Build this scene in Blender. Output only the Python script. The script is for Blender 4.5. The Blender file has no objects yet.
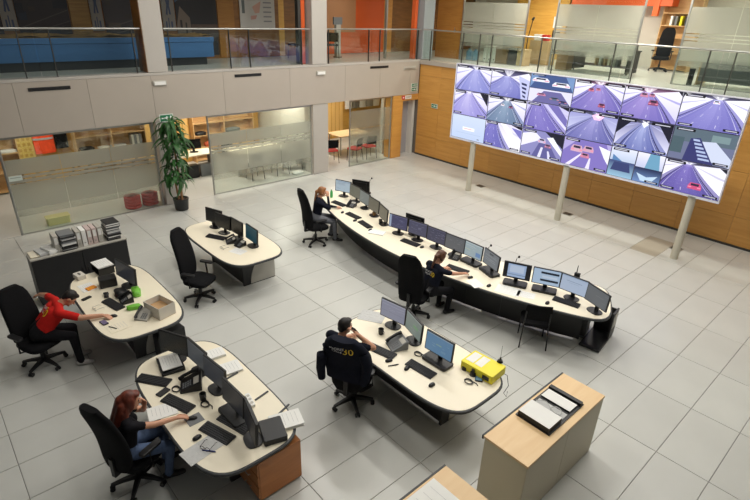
import bpy, math, random
import numpy as np
from mathutils import Vector, Matrix
from mathutils.bvhtree import BVHTree
random.seed(11)
sc = bpy.context.scene
COL = sc.collection
R = math.radians

# ------------------------------------------------------------------ camera, world, exposure, lights
cam_d = bpy.data.cameras.new('camera'); cam = bpy.data.objects.new('camera', cam_d); COL.objects.link(cam)
cam_d.sensor_fit = 'HORIZONTAL'; cam_d.sensor_width = 36.0; cam_d.lens = 36.0 * 514.92 / 750.0
cam_d.clip_end = 200
_yaw, _pit, _rol = 2.39523, 0.438714, 0.036101
_f = Vector((math.cos(_pit) * math.cos(_yaw), math.cos(_pit) * math.sin(_yaw), -math.sin(_pit)))
_r = _f.cross(Vector((0, 0, 1))).normalized(); _u = _r.cross(_f)
_r2 = _r * math.cos(_rol) + _u * math.sin(_rol); _u2 = -_r * math.sin(_rol) + _u * math.cos(_rol)
_M = Matrix((( _r2.x, _u2.x, -_f.x, 2.38595), (_r2.y, _u2.y, -_f.y, -7.43944), (_r2.z, _u2.z, -_f.z, 5.12811), (0, 0, 0, 1)))
cam.matrix_world = _M
sc.camera = cam
world = bpy.data.worlds.new('world'); sc.world = world; world.use_nodes = True
world.node_tree.nodes['Background'].inputs[0].default_value = (0.90, 0.95, 1.0, 1)
world.node_tree.nodes['Background'].inputs[1].default_value = 0.10
vs = sc.view_settings
vs.view_transform = 'Standard'; vs.look = 'None'; vs.gamma = 1.0; vs.use_curve_mapping = False
vs.exposure = 0.10
HALL_W = 100.0        # watts of each hall ceiling lamp
LOW_W = 62.0         # lamps in the rooms under the gallery
UP_W = 85.0          # lamps in the offices upstairs

# ------------------------------------------------------------------ helpers
def lin(r, g, b):
    def c(x):
        x /= 255.0
        return x / 12.92 if x <= 0.04045 else ((x + 0.055) / 1.055) ** 2.4
    return (c(r), c(g), c(b), 1.0)

MATS = {}
def mat(name, rgb, rough=0.5, metal=0.0, var=0.0, scale=6.0, bump=0.0, spec=0.5, stretch=None, rnd=0.0):
    if name in MATS: return MATS[name]
    m = bpy.data.materials.new(name); m.use_nodes = True
    nt = m.node_tree; N = nt.nodes; L = nt.links; b = N['Principled BSDF']
    col = lin(*rgb)
    b.inputs['Base Color'].default_value = col
    b.inputs['Roughness'].default_value = rough; b.inputs['Metallic'].default_value = metal
    b.inputs['Specular IOR Level'].default_value = spec
    if var > 0 or bump > 0 or rnd > 0:
        tc = N.new('ShaderNodeTexCoord'); mp = N.new('ShaderNodeMapping')
        L.new(tc.outputs['Object'], mp.inputs['Vector'])
        if stretch: mp.inputs['Scale'].default_value = stretch
        nz = N.new('ShaderNodeTexNoise'); nz.inputs['Scale'].default_value = scale; nz.inputs['Detail'].default_value = 5
        L.new(mp.outputs['Vector'], nz.inputs['Vector'])
        mr = N.new('ShaderNodeMapRange'); mr.inputs['From Min'].default_value = 0.3; mr.inputs['From Max'].default_value = 0.7
        mr.inputs['To Min'].default_value = 1 - var; mr.inputs['To Max'].default_value = 1 + var
        L.new(nz.outputs['Fac'], mr.inputs['Value'])
        val = mr.outputs[0]
        if rnd > 0:
            oi = N.new('ShaderNodeObjectInfo'); r2 = N.new('ShaderNodeMapRange')
            r2.inputs['To Min'].default_value = 1 - rnd; r2.inputs['To Max'].default_value = 1 + rnd
            L.new(oi.outputs['Random'], r2.inputs['Value'])
            mu = N.new('ShaderNodeMath'); mu.operation = 'MULTIPLY'
            L.new(val, mu.inputs[0]); L.new(r2.outputs[0], mu.inputs[1]); val = mu.outputs[0]
        mx = N.new('ShaderNodeVectorMath'); mx.operation = 'SCALE'
        mx.inputs[0].default_value = col[:3]; L.new(val, mx.inputs['Scale'])
        L.new(mx.outputs[0], b.inputs['Base Color'])
        if bump > 0:
            bp = N.new('ShaderNodeBump'); bp.inputs['Strength'].default_value = bump; bp.inputs['Distance'].default_value = 0.01
            L.new(nz.outputs['Fac'], bp.inputs['Height']); L.new(bp.outputs[0], b.inputs['Normal'])
    MATS[name] = m
    return m

def wood(name, rgb, rgb2, rough=0.4, scale=(1, 1, 14), rnd=0.05):
    if name in MATS: return MATS[name]
    m = mat(name, rgb, rough); nt = m.node_tree; N = nt.nodes; L = nt.links; b = N['Principled BSDF']
    tc = N.new('ShaderNodeTexCoord'); mp = N.new('ShaderNodeMapping'); mp.inputs['Scale'].default_value = scale
    oi = N.new('ShaderNodeObjectInfo'); ad = N.new('ShaderNodeVectorMath'); ad.operation = 'ADD'
    L.new(tc.outputs['Object'], mp.inputs[0]); L.new(mp.outputs[0], ad.inputs[0])
    cx = N.new('ShaderNodeCombineXYZ'); ml = N.new('ShaderNodeMath'); ml.operation = 'MULTIPLY'; ml.inputs[1].default_value = 37
    L.new(oi.outputs['Random'], ml.inputs[0]); L.new(ml.outputs[0], cx.inputs[0]); L.new(ml.outputs[0], cx.inputs[1]); L.new(cx.outputs[0], ad.inputs[1])
    nz = N.new('ShaderNodeTexNoise'); nz.inputs['Scale'].default_value = 1.6; nz.inputs['Detail'].default_value = 6; nz.inputs['Distortion'].default_value = 0.6
    L.new(ad.outputs[0], nz.inputs['Vector'])
    cr = N.new('ShaderNodeValToRGB'); cr.color_ramp.elements[0].position = 0.3; cr.color_ramp.elements[1].position = 0.72
    cr.color_ramp.elements[0].color = lin(*rgb2); cr.color_ramp.elements[1].color = lin(*rgb)
    L.new(nz.outputs['Fac'], cr.inputs[0])
    r2 = N.new('ShaderNodeMapRange'); r2.inputs['To Min'].default_value = 1 - rnd; r2.inputs['To Max'].default_value = 1 + rnd
    L.new(oi.outputs['Random'], r2.inputs['Value'])
    sc_ = N.new('ShaderNodeVectorMath'); sc_.operation = 'SCALE'
    L.new(cr.outputs[0], sc_.inputs[0]); L.new(r2.outputs[0], sc_.inputs['Scale']); L.new(sc_.outputs[0], b.inputs['Base Color'])
    return m

def glassmat(name, tint, gloss=0.07, rough=0.02):
    m = bpy.data.materials.new(name); m.use_nodes = True; nt = m.node_tree; N = nt.nodes; L = nt.links
    for n in list(N):
        if n.type == 'BSDF_PRINCIPLED': N.remove(n)
    t = N.new('ShaderNodeBsdfTransparent'); t.inputs[0].default_value = lin(*tint)
    g = N.new('ShaderNodeBsdfGlossy'); g.inputs['Roughness'].default_value = rough; g.inputs[0].default_value = (0.9, 0.95, 0.95, 1)
    x = N.new('ShaderNodeMixShader'); x.inputs[0].default_value = gloss
    L.new(t.outputs[0], x.inputs[1]); L.new(g.outputs[0], x.inputs[2]); L.new(x.outputs[0], N['Material Output'].inputs[0])
    MATS[name] = m; return m

def frostmat(name, rgb, clear=0.3):
    m = bpy.data.materials.new(name); m.use_nodes = True; nt = m.node_tree; N = nt.nodes; L = nt.links
    for n in list(N):
        if n.type == 'BSDF_PRINCIPLED': N.remove(n)
    t = N.new('ShaderNodeBsdfRefraction'); t.inputs['Color'].default_value = (0.97, 0.98, 0.97, 1); t.inputs['Roughness'].default_value = 0.22; t.inputs['IOR'].default_value = 1.3
    d = N.new('ShaderNodeBsdfDiffuse'); d.inputs[0].default_value = lin(*rgb)
    tr = N.new('ShaderNodeBsdfTranslucent'); tr.inputs[0].default_value = lin(*rgb)
    a = N.new('ShaderNodeMixShader'); a.inputs[0].default_value = 0.5
    L.new(d.outputs[0], a.inputs[1]); L.new(tr.outputs[0], a.inputs[2])
    x = N.new('ShaderNodeMixShader'); x.inputs[0].default_value = clear
    L.new(a.outputs[0], x.inputs[1]); L.new(t.outputs[0], x.inputs[2]); L.new(x.outputs[0], N['Material Output'].inputs[0])
    MATS[name] = m; return m

def vcolmat(name, strength):
    """shows a colour attribute: strength > 0 a lit display, 0 a printed sheet"""
    if name in MATS: return MATS[name]
    m = bpy.data.materials.new(name); m.use_nodes = True; nt = m.node_tree; N = nt.nodes; L = nt.links; b = N['Principled BSDF']
    at = N.new('ShaderNodeAttribute'); at.attribute_name = 'pic'
    if strength > 0:
        b.inputs['Base Color'].default_value = (0.01, 0.01, 0.012, 1)
        L.new(at.outputs['Color'], b.inputs['Emission Color']); b.inputs['Emission Strength'].default_value = strength
        b.inputs['Roughness'].default_value = 0.3; b.inputs['Specular IOR Level'].default_value = 0.3
    else:
        L.new(at.outputs['Color'], b.inputs['Base Color']); b.inputs['Roughness'].default_value = 0.55
    MATS[name] = m; return m

class MB:
    def __init__(s): s.v = []; s.f = []; s.m = []
    def add(s, vs, fs, mi=0):
        o = len(s.v); s.v += [tuple(v) for v in vs]
        s.f += [tuple(i + o for i in f) for f in fs]; s.m += [mi] * len(fs); return s
    def box(s, lo, hi, mi=0, M=None):
        x0, y0, z0 = lo; x1, y1, z1 = hi
        vs = [Vector(p) for p in ((x0,y0,z0),(x1,y0,z0),(x1,y1,z0),(x0,y1,z0),(x0,y0,z1),(x1,y0,z1),(x1,y1,z1),(x0,y1,z1))]
        if M is not None: vs = [M @ v for v in vs]
        return s.add(vs, [(3,2,1,0),(4,5,6,7),(0,1,5,4),(1,2,6,5),(2,3,7,6),(3,0,4,7)], mi)
    def cbox(s, c, d, mi=0, rz=0.0, M=None):
        T = Matrix.Translation(c) @ Matrix.Rotation(rz, 4, 'Z')
        if M is not None: T = M @ T
        h = [q / 2 for q in d]
        return s.box([-q for q in h], h, mi, T)
    def cyl(s, a, b, r0, r1=None, n=12, mi=0):
        a = Vector(a); b = Vector(b); r1 = r0 if r1 is None else r1
        return s.loft([s.ring(a, b - a, r0, n), s.ring(b, b - a, r1, n)], mi)
    @staticmethod
    def ring(c, d, r, n):
        d = Vector(d).normalized(); up = Vector((0, 0, 1)) if abs(d.z) < 0.9 else Vector((1, 0, 0))
        u = up.cross(d).normalized(); w = d.cross(u)
        return [c + (u * math.cos(2*math.pi*k/n) + w * math.sin(2*math.pi*k/n)) * r for k in range(n)]
    def loft(s, rings, mi=0, cap=True):
        n = len(rings[0]); vs = [p for r in rings for p in r]; fs = []
        for i in range(len(rings) - 1):
            for k in range(n):
                a = i*n + k; b = i*n + (k+1) % n
                fs.append((a, b, b + n, a + n))
        if cap:
            fs.append(tuple(reversed(range(n)))); fs.append(tuple(range((len(rings)-1)*n, len(rings)*n)))
        return s.add(vs, fs, mi)
    def tube(s, pts, r, n=8, mi=0):
        pts = [Vector(p) for p in pts]; rg = []
        for i, p in enumerate(pts):
            d = pts[min(i+1, len(pts)-1)] - pts[max(i-1, 0)]
            rr = r[i] if isinstance(r, (list, tuple)) else r
            rg.append(s.ring(p, d, rr, n))
        return s.loft(rg, mi)
    def prism(s, out, z0, z1, mi=0, M=None):
        n = len(out); vs = [Vector((x, y, z0)) for x, y in out] + [Vector((x, y, z1)) for x, y in out]
        if M is not None: vs = [M @ v for v in vs]
        fs = [tuple(reversed(range(n))), tuple(range(n, 2*n))] + [(k, (k+1) % n, n + (k+1) % n, n + k) for k in range(n)]
        return s.add(vs, fs, mi)
    def ell(s, c, r, n=12, m=8, mi=0, M=None):
        c = Vector(c); rings = []
        if not isinstance(r, (tuple, list)): r = (r, r, r)
        vs = []; fs = []
        for i in range(1, m):
            t = math.pi * i / m
            for k in range(n):
                a = 2*math.pi*k/n
                vs.append(Vector((r[0]*math.sin(t)*math.cos(a), r[1]*math.sin(t)*math.sin(a), -r[2]*math.cos(t))))
        vs.append(Vector((0,0,-r[2]))); vs.append(Vector((0,0,r[2]))); B = len(vs)-2; T = B+1
        for i in range(m-2):
            for k in range(n):
                a = i*n+k; b = i*n+(k+1) % n; fs.append((a, b, b+n, a+n))
        for k in range(n):
            fs.append((B, (k+1) % n, k)); fs.append((T, (m-2)*n+k, (m-2)*n+(k+1) % n))
        if M is not None: vs = [M @ v for v in vs]
        return s.add([v + c for v in vs], fs, mi)
    def cap(s, a, b, ra, rb, n=14, mi=0):           # closed tapered capsule
        a = Vector(a); b = Vector(b); d = (b - a); d = d.normalized() if d.length > 1e-6 else Vector((0,0,1)); rg = []
        for k in range(5):
            t = math.pi/2 * (1 - k/4.0) if k else math.pi/2*0.97
            rg.append(s.ring(a - d*ra*math.sin(t), d, max(ra*math.cos(t), 0.0006), n))
        for k in range(5):
            t = math.pi/2 * k/4.0 if k < 4 else math.pi/2*0.97
            rg.append(s.ring(b + d*rb*math.sin(t), d, max(rb*math.cos(t), 0.0006), n))
        return s.loft(rg, mi)
    def mesh(s, name):
        me = bpy.data.meshes.new(name); me.from_pydata(s.v, [], s.f)
        me.polygons.foreach_set('material_index', s.m); me.update(); return me
    def build(s, name, mats, parent=None, loc=(0,0,0), rz=0.0, smooth=False, bevel=0.0, seg=2):
        me = s.mesh(name)
        for m in (mats if isinstance(mats, (list, tuple)) else [mats]): me.materials.append(m)
        o = bpy.data.objects.new(name, me); COL.objects.link(o); o.parent = parent; o.location = loc; o.rotation_euler = (0, 0, rz)
        if smooth: shade(me)
        if bevel > 0:
            md = o.modifiers.new('bevel', 'BEVEL'); md.width = bevel; md.segments = seg; md.limit_method = 'ANGLE'; md.angle_limit = R(40)
        return o

def shade(me, ang=50):
    me.shade_smooth()
    try: me.set_sharp_from_angle(angle=R(ang))
    except Exception: pass

def tag(o, label=None, cat=None, group=None, kind=None):
    if label: o['label'] = label
    if cat: o['category'] = cat
    if group: o['group'] = group
    if kind: o['kind'] = kind
    return o

def thing(name, label, cat, loc=(0,0,0), rz=0.0, group=None):
    o = bpy.data.objects.new(name, None); COL.objects.link(o); o.empty_display_size = 0.1
    o.location = loc; o.rotation_euler = (0, 0, rz)
    return tag(o, label, cat, group)

def struct(name, mb, m, **k):
    o = mb.build(name, m, **k); o['kind'] = 'structure'; return o

def kids(o): return [c for c in COL.objects if c.parent == o]
def dup(o, parent=None):
    c = o.copy(); COL.objects.link(c); c.parent = parent
    for ch in kids(o): dup(ch, c)
    return c
def dup_at(o, loc, rz, label, group=None):
    c = dup(o); c.location = loc; c.rotation_euler = (0, 0, rz); c['label'] = label
    if group: c['group'] = group
    return c

def superell(a, b, n, k=40):
    out = []
    for i in range(k):
        t = 2*math.pi*i/k; c, s_ = math.cos(t), math.sin(t)
        out.append((a*math.copysign(abs(c)**(2/n), c), b*math.copysign(abs(s_)**(2/n), s_)))
    return out
def rrect(w, d, r, k=5):
    out = []
    for cx, cy, a0 in ((w/2-r, d/2-r, 0), (-w/2+r, d/2-r, 90), (-w/2+r, -d/2+r, 180), (w/2-r, -d/2+r, 270)):
        for i in range(k+1):
            a = R(a0 + 90*i/k); out.append((cx + r*math.cos(a), cy + r*math.sin(a)))
    return out

# ---- flat pictures (displays, posters): polygons in 0..1, u right, v DOWN; the sheet faces local -y
def clip01(poly):
    for ax, lim, sg in ((0,0,1),(0,1,-1),(1,0,1),(1,1,-1)):
        out = []
        for i in range(len(poly)):
            a = poly[i-1]; b = poly[i]; da = (a[ax]-lim)*sg; db = (b[ax]-lim)*sg
            if (da < 0) != (db < 0):
                t = da/(da-db); out.append((a[0]+(b[0]-a[0])*t, a[1]+(b[1]-a[1])*t))
            if db >= 0: out.append(b)
        poly = out
        if len(poly) < 3: return []
    return poly
def picture(name, w, h, polys, parent, loc=(0,0,0), strength=1.0, step=0.0007, rz=0.0):
    vs = []; fs = []; cols = []
    k = 0
    for pts, col in polys:
        q = clip01(list(pts))
        if len(q) < 3: continue
        o = len(vs); vs += [((u-0.5)*w, -k*step, (0.5-v)*h) for u, v in q]
        fs.append(tuple(range(o, o+len(q))))
        for u, v in q: cols.append(lin(*(col(u, v) if callable(col) else col)))
        k += 1
    me = bpy.data.meshes.new(name); me.from_pydata(vs, [], fs)
    # faces must look to -y
    ca = me.color_attributes.new('pic', 'FLOAT_COLOR', 'POINT')
    ca.data.foreach_set('color', [c for q in cols for c in q])
    me.materials.append(vcolmat('display_%g' % strength if strength > 0 else 'printed_sheet', strength))
    me.update()
    o = bpy.data.objects.new(name, me); COL.objects.link(o); o.parent = parent; o.location = loc; o.rotation_euler = (0, 0, rz)
    return o
def rect(u0, v0, u1, v1): return [(u0,v0),(u1,v0),(u1,v1),(u0,v1)]

def text_part(body, size, m, parent, loc, rot, name='lettering', align='CENTER', project=None, off=0.003):
    cu = bpy.data.curves.new(name, 'FONT'); cu.body = body; cu.size = size; cu.align_x = align; cu.align_y = 'CENTER'; cu.resolution_u = 3
    t = bpy.data.objects.new(name, cu); COL.objects.link(t)
    dg = bpy.context.evaluated_depsgraph_get(); dg.update()
    me = bpy.data.meshes.new_from_object(t.evaluated_get(dg)); bpy.data.objects.remove(t); bpy.data.curves.remove(cu)
    me.materials.clear(); me.materials.append(m)
    T = Matrix.Translation(loc) @ rot.to_4x4()
    me.transform(T)
    if project is not None:
        d = (rot @ Vector((0, 0, -1)))
        import bmesh
        bm = bmesh.new(); bm.from_mesh(me)
        bmesh.ops.triangulate(bm, faces=bm.faces); bmesh.ops.subdivide_edges(bm, edges=[e for e in bm.edges if e.calc_length() > 0.012], cuts=2)
        for v in bm.verts:
            hit = project.ray_cast(v.co - d*0.35, d, 0.8)
            if hit[0] is not None: v.co = hit[0] - d*off
        bm.to_mesh(me); bm.free()
    o = bpy.data.objects.new(name, me); COL.objects.link(o); o.parent = parent
    return o

# ------------------------------------------------------------------ materials
M_tile = mat('floor_tile', (199, 199, 193), 0.30, var=0.035, scale=1.3, rnd=0.02)
M_tile2 = mat('floor_tile_beige', (178, 171, 156), 0.3, var=0.03, scale=1.3)
M_grout = mat('grout', (132, 129, 124), 0.8)
M_floor2 = mat('side_floor', (200, 199, 193), 0.3, var=0.03, scale=1.0)
M_wood = wood('maple_panel', (216, 160, 84), (202, 144, 70), 0.38, (0.7, 1, 9))
M_woodd = wood('brown_panel', (142, 96, 46), (112, 72, 32), 0.4, (1, 1, 9))
M_woody = wood('yellow_panel', (214, 168, 84), (198, 148, 66), 0.45, (1, 1, 9))
M_shelf = wood('birch_shelf', (214, 178, 128), (198, 158, 106), 0.5, (1, 1, 9))
M_fascia = mat('grey_cladding', (180, 170, 158), 0.45, var=0.015, scale=2, rnd=0.012)
M_joint = mat('dark_joint', (112, 104, 96), 0.8)
M_colm = mat('column_paint', (186, 180, 172), 0.5, var=0.02, scale=2)
M_white = mat('white_paint', (222, 219, 210), 0.6)
M_wallg = mat('pale_wall', (205, 202, 192), 0.7)
M_orange = mat('orange_paint', (214, 92, 36), 0.5)
M_steel = mat('brushed_steel', (172, 172, 168), 0.35, 0.85)
M_steeld = mat('dark_steel', (84, 82, 78), 0.4, 0.7)
M_black = mat('black_plastic', (22, 22, 24), 0.42, var=0.1, scale=20)
M_bmatte = mat('black_fabric', (17, 17, 19), 0.9, var=0.25, scale=60, bump=0.15, spec=0.2)
M_dark = mat('charcoal_laminate', (42, 42, 43), 0.5, var=0.06, scale=5)
M_key = mat('key_caps', (38, 38, 41), 0.55)
M_cream = mat('cream_laminate', (244, 234, 210), 0.34, var=0.02, scale=3)
M_edge = mat('rubber_edge', (58, 60, 62), 0.5)
M_lgrey = mat('light_grey_laminate', (186, 182, 172), 0.5)
M_mid = mat('mid_grey_plastic', (116, 118, 120), 0.5)
M_paper = mat('white_paper', (238, 237, 232), 0.7, var=0.015, scale=8)
M_paperg = mat('grey_paper', (196, 196, 194), 0.7, var=0.05, scale=30)
M_oak = wood('cherry_pedestal', (190, 124, 70), (170, 106, 56), 0.42, (1, 1, 8))
M_ctop = wood('beech_top', (232, 200, 152), (224, 188, 138), 0.4, (8, 1, 1))
M_cside = mat('cabinet_side', (206, 195, 168), 0.5, var=0.015, scale=2)
M_pole = mat('cream_pole', (196, 190, 172), 0.45)
M_red = mat('red_fabric', (190, 48, 40), 0.8, var=0.1, scale=30)
M_vest = mat('hi_vis_orange', (255, 84, 40), 0.8, var=0.1, scale=12)
M_reflect = mat('reflective_grey', (200, 200, 205), 0.4, 0.3)
M_yellow = mat('yellow_plastic', (240, 226, 40), 0.4)
M_green = mat('green_plastic', (60, 170, 90), 0.4)
M_lime = mat('lime_plastic', (116, 190, 60), 0.45)
M_sign = mat('exit_green', (20, 130, 80), 0.5)
M_leaf = mat('leaf', (44, 92, 38), 0.45, var=0.3, scale=9, rnd=0.25)
M_bark = mat('bark', (158, 116, 78), 0.9, var=0.2, scale=20)
M_soil = mat('soil', (50, 38, 30), 1.0, var=0.3, scale=40)
M_blue = mat('blue_board', (52, 104, 158), 0.55, var=0.04, scale=2)
M_terrain = mat('model_terrain', (150, 120, 70), 0.9, var=0.35, scale=4, bump=0.5)
M_navy = mat('navy_cloth', (22, 25, 38), 0.9, var=0.15, scale=25, bump=0.1, spec=0.2)
M_redshirt = mat('red_shirt', (196, 34, 28), 0.85, var=0.08, scale=18, bump=0.08, spec=0.2)
M_bshirt = mat('black_shirt', (26, 25, 30), 0.85, var=0.1, scale=18, spec=0.2)
M_jeans = mat('blue_jeans', (84, 102, 134), 0.9, var=0.15, scale=30)
M_gjeans = mat('grey_jeans', (120, 122, 128), 0.9, var=0.15, scale=30)
M_bpants = mat('black_trousers', (24, 24, 27), 0.9, var=0.12, scale=30, spec=0.2)
M_skin = mat('skin', (205, 150, 120), 0.5, var=0.04, scale=12)
M_shoe = mat('sneaker', (170, 166, 162), 0.6, var=0.1, scale=20)
M_bshoe = mat('black_shoe', (28, 26, 26), 0.5)
M_lips = mat('lips', (160, 84, 76), 0.5)
M_eye = mat('eye', (40, 30, 26), 0.2)
M_hair_b = mat('dark_hair', (26, 20, 17), 0.55, var=0.3, scale=40, bump=0.4)
M_hair_r = mat('auburn_hair', (104, 44, 26), 0.5, var=0.4, scale=(28), bump=0.5, stretch=(1, 1, 0.25))
M_hair_br = mat('brown_hair', (86, 52, 34), 0.5, var=0.35, scale=28, bump=0.5, stretch=(1, 1, 0.25))
M_hair_l = mat('light_brown_hair', (150, 98, 56), 0.5, var=0.35, scale=28, bump=0.5, stretch=(1, 1, 0.25))
M_ytext = mat('yellow_print', (236, 200, 40), 0.6)
M_wtext = mat('white_print', (225, 225, 225), 0.6)
M_glass = glassmat('clear_glass', (246, 250, 247), 0.05)
M_rail = glassmat('rail_glass', (243, 248, 246), 0.06)
M_frost = frostmat('frosted_film', (196, 196, 186), 0.42)
M_frostl = frostmat('frosted_film_light', (196, 196, 186), 0.72)
M_screen_off = mat('dark_display', (16, 17, 20), 0.25)
M_card = mat('cardboard', (186, 150, 108), 0.8, var=0.05, scale=8)
M_cardw = mat('white_card', (214, 208, 196), 0.7, var=0.04, scale=8)
M_brown = mat('brown_card', (130, 100, 62), 0.8)
M_tan = mat('tan_card', (196, 168, 124), 0.8)
M_lamp = bpy.data.materials.new('lamp_diffuser'); M_lamp.use_nodes = True
M_lamp.node_tree.nodes['Principled BSDF'].inputs['Emission Color'].default_value = (1, 0.96, 0.88, 1)
M_lamp.node_tree.nodes['Principled BSDF'].inputs['Emission Strength'].default_value = 1.5

def lamp(loc, label, size, watts, col=(1.0, 0.95, 0.86), group=None):
    t = thing('ceiling_lamp', label, 'ceiling lamp', loc, 0, group)
    w, d = size
    MB().box((-w/2, -d/2, -0.06), (-w/2+0.03, d/2, 0)).box((w/2-0.03, -d/2, -0.06), (w/2, d/2, 0)).box((-w/2, -d/2, -0.06), (w/2, -d/2+0.03, 0)).box((-w/2, d/2-0.03, -0.06), (w/2, d/2, 0)).build('frame', M_steel, t)
    MB().box((-w/2+0.03, -d/2+0.03, -0.045), (w/2-0.03, d/2-0.03, -0.01)).build('diffuser', M_lamp, t)
    ld = bpy.data.lights.new('lamp_light', 'AREA'); ld.shape = 'RECTANGLE'; ld.size = w-0.08; ld.size_y = d-0.08; ld.energy = watts; ld.color = col
    lo = bpy.data.objects.new('lamp_light', ld); COL.objects.link(lo); lo.parent = t; lo.location = (0, 0, -0.07)
    return t

# ------------------------------------------------------------------ the room shell
XL, YB = -11.35, 7.20           # gallery front plane, video-wall side plane
ZS, ZF, ZR = 3.46, 2.30, 4.50   # upper floor, underside of fascia, handrail
TX, TY = 0.625, 1.25
floor = struct('floor', MB().box((XL-0.02, -11.3, -0.12), (4.4, YB+0.05, -0.008)), M_grout)
tile_me = {}
def tile(x0, x1, y0, y1, m):
    key = (round(x1-x0, 3), round(y1-y0, 3), m.name); g = 0.0035
    if key not in tile_me:
        w, d = x1-x0-2*g, y1-y0-2*g; b = 0.003
        mb = MB(); o1 = [(-w/2,-d/2),(w/2,-d/2),(w/2,d/2),(-w/2,d/2)]
        o2 = [(x*(1-2*b/w), y*(1-2*b/d)) for x, y in o1]
        mb.loft([[Vector((x, y, -0.012)) for x, y in o1], [Vector((x, y, -0.003)) for x, y in o1], [Vector((x, y, 0)) for x, y in o2]])
        me = mb.mesh('tile'); me.materials.append(m); tile_me[key] = me
    o = bpy.data.objects.new('tile', tile_me[key]); COL.objects.link(o); o.parent = floor; o.location = ((x0+x1)/2, (y0+y1)/2, 0)
xs = [XL] + [i*TX for i in range(-18, 7)]
ys = [i*TY for i in range(-8, 6)] + [YB]
def seen(x, y):                 # the part of the hall the camera side looks at
    return (y - (-7.75) > (x + 3.32) * 1.05 - 2.2) and y > -9.9 and (y > -8.8 or x < -2)
for i in range(len(xs)-1):
    for j in range(len(ys)-1):
        cx, cy = (xs[i]+xs[i+1])/2, (ys[j]+ys[j+1])/2
        if not seen(cx, cy): continue
        dk = abs(cx+1.57) < 0.32 and abs(cy-5.6) < 0.7
        tile(xs[i], xs[i+1], ys[j], ys[j+1], M_tile2 if dk else M_tile)
struct('floor_side_rooms', MB().box((-19.0, -11.3, -0.12), (XL-0.02, 9.0, -0.001)), M_floor2)
struct('floor_near', MB().box((-6, -14, -0.13), (8, -11.3, -0.02)), M_floor2)

# wall on the video-wall side, maple panels with open joints
wb = struct('wall_back', MB().box((XL-0.25, YB+0.03, 0), (4.4, YB+0.25, 3.34)), M_joint)
px = [-11.35, -10.31] + [-10.31+1.235*k for k in range(1, 13)]
pz = [0.055, 0.76, 1.85, 2.95, 3.34]
for i in range(len(px)-1):
    for j in range(len(pz)-1):
        w, h = px[i+1]-px[i]-0.006, pz[j+1]-pz[j]-0.006
        MB().box((-w/2, -0.012, -h/2), (w/2, 0.018, h/2)).build('panel', M_wood, wb, ((px[i]+px[i+1])/2, YB+0.012, (pz[j]+pz[j+1])/2))
struct('baseboard_back', MB().box((XL, YB-0.012, 0), (4.4, YB+0.03, 0.05)), M_steeld)
struct('trim_1', MB().box((XL, YB-0.05, 3.34), (4.4, YB+0.3, ZS+0.02)), M_fascia)
struct('floor_upper_right', MB().box((-19, YB+0.25, 3.10), (6.0, 15.0, ZS)), M_floor2)
struct('floor_upper_left', MB().box((-19, -11.3, 2.95), (XL-0.05, YB+0.25, ZS)), M_floor2)
struct('ceiling_side_rooms', MB().box((-19, -11.3, 2.80), (XL-0.06, 9.0, 2.94)), M_white)
struct('ceiling', MB().box((XL-0.3, -14.0, 7.4), (8.0, 15.0, 7.6)), M_white)
struct('ceiling_upper_left', MB().box((-19, -11.3, 6.0), (XL-0.3, 15.0, 6.2)), M_white)
struct('ceiling_upper_right', MB().box((XL-0.3, 8.6, 6.2), (6, 15.0, 6.4)), M_white)

# gallery fascia with its cladding panels
wf = struct('wall_left_fascia', MB().box((XL-0.05, -11.3, ZF), (XL-0.02, YB, ZS+0.02)), M_joint)
fy = [-9.9, -8.44, -6.98, -5.52, -4.05, -2.58, -0.64, 1.52, 3.65, 5.2, 6.69, YB-0.05]
for i in range(len(fy)-1):
    w = fy[i+1]-fy[i]-0.006
    MB().box((-0.02, -w/2, ZF-0.005), (0.012, w/2, ZS-0.035)).build('panel', M_fascia, wf, (XL, (fy[i]+fy[i+1])/2, 0))
struct('trim_2', MB().box((XL-0.3, -9.9, ZS-0.03), (XL+0.02, YB, ZS+0.03)), M_colm)
struct('trim_3', MB().box((XL-0.3, -9.9, ZF-0.01), (XL-0.02, YB, ZF+0.05)), M_steel)

def column(x0, x1, y0, y1, z0, z1, m=M_colm):
    return struct('wall_column', MB().box((x0, y0, z0), (x1, y1, z1)), m, bevel=0.008)
column(-11.85, XL-0.006, -2.62, -2.12, 0, ZF-0.012); column(-11.85, XL-0.006, 2.36, 2.96, 0, ZF-0.012)
column(-11.85, XL+0.01, -2.62, -2.12, ZS+0.035, 7.4); column(-11.85, XL+0.01, 2.36, 2.92, ZS+0.035, 7.4)
column(-11.9, XL-0.0, 7.24, 7.78, ZS+0.035, 7.4, mat('grey_blue_paint', (150, 156, 158), 0.5))
struct('trim_10', MB().box((-11.84, -2.635, ZS+0.035), (XL, -2.621, 7.4)), M_woodd)
# maple pier and door by the corner
struct('wall_left_pier', MB().box((-11.75, 5.90, 0), (XL, 6.40, ZF-0.012)), M_wood, bevel=0.004)
struct('wall_left_header', MB().box((-11.75, 6.40, 2.07), (XL, YB+0.03, ZF-0.012)), M_wood)
d1 = struct('door_1', MB().box((-11.80, 6.42, 0.005), (-11.755, 7.08, 2.05)), mat('grey_door', (172, 170, 174), 0.5), bevel=0.003)
MB().box((-11.80, 7.085, 0.0), (-11.50, 7.19, 2.06)).build('door_frame', M_white, d1)
MB().cyl((-11.755, 6.50, 1.0), (-11.71, 6.50, 1.0), 0.012).cyl((-11.71, 6.50, 1.0), (-11.71, 6.61, 1.0), 0.01).build('door_handle', M_steel, d1)
struct('wall_door_recess', MB().box((-12.2, 6.1, 0), (-12.05, 8.85, 2.8)), M_wallg)

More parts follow.
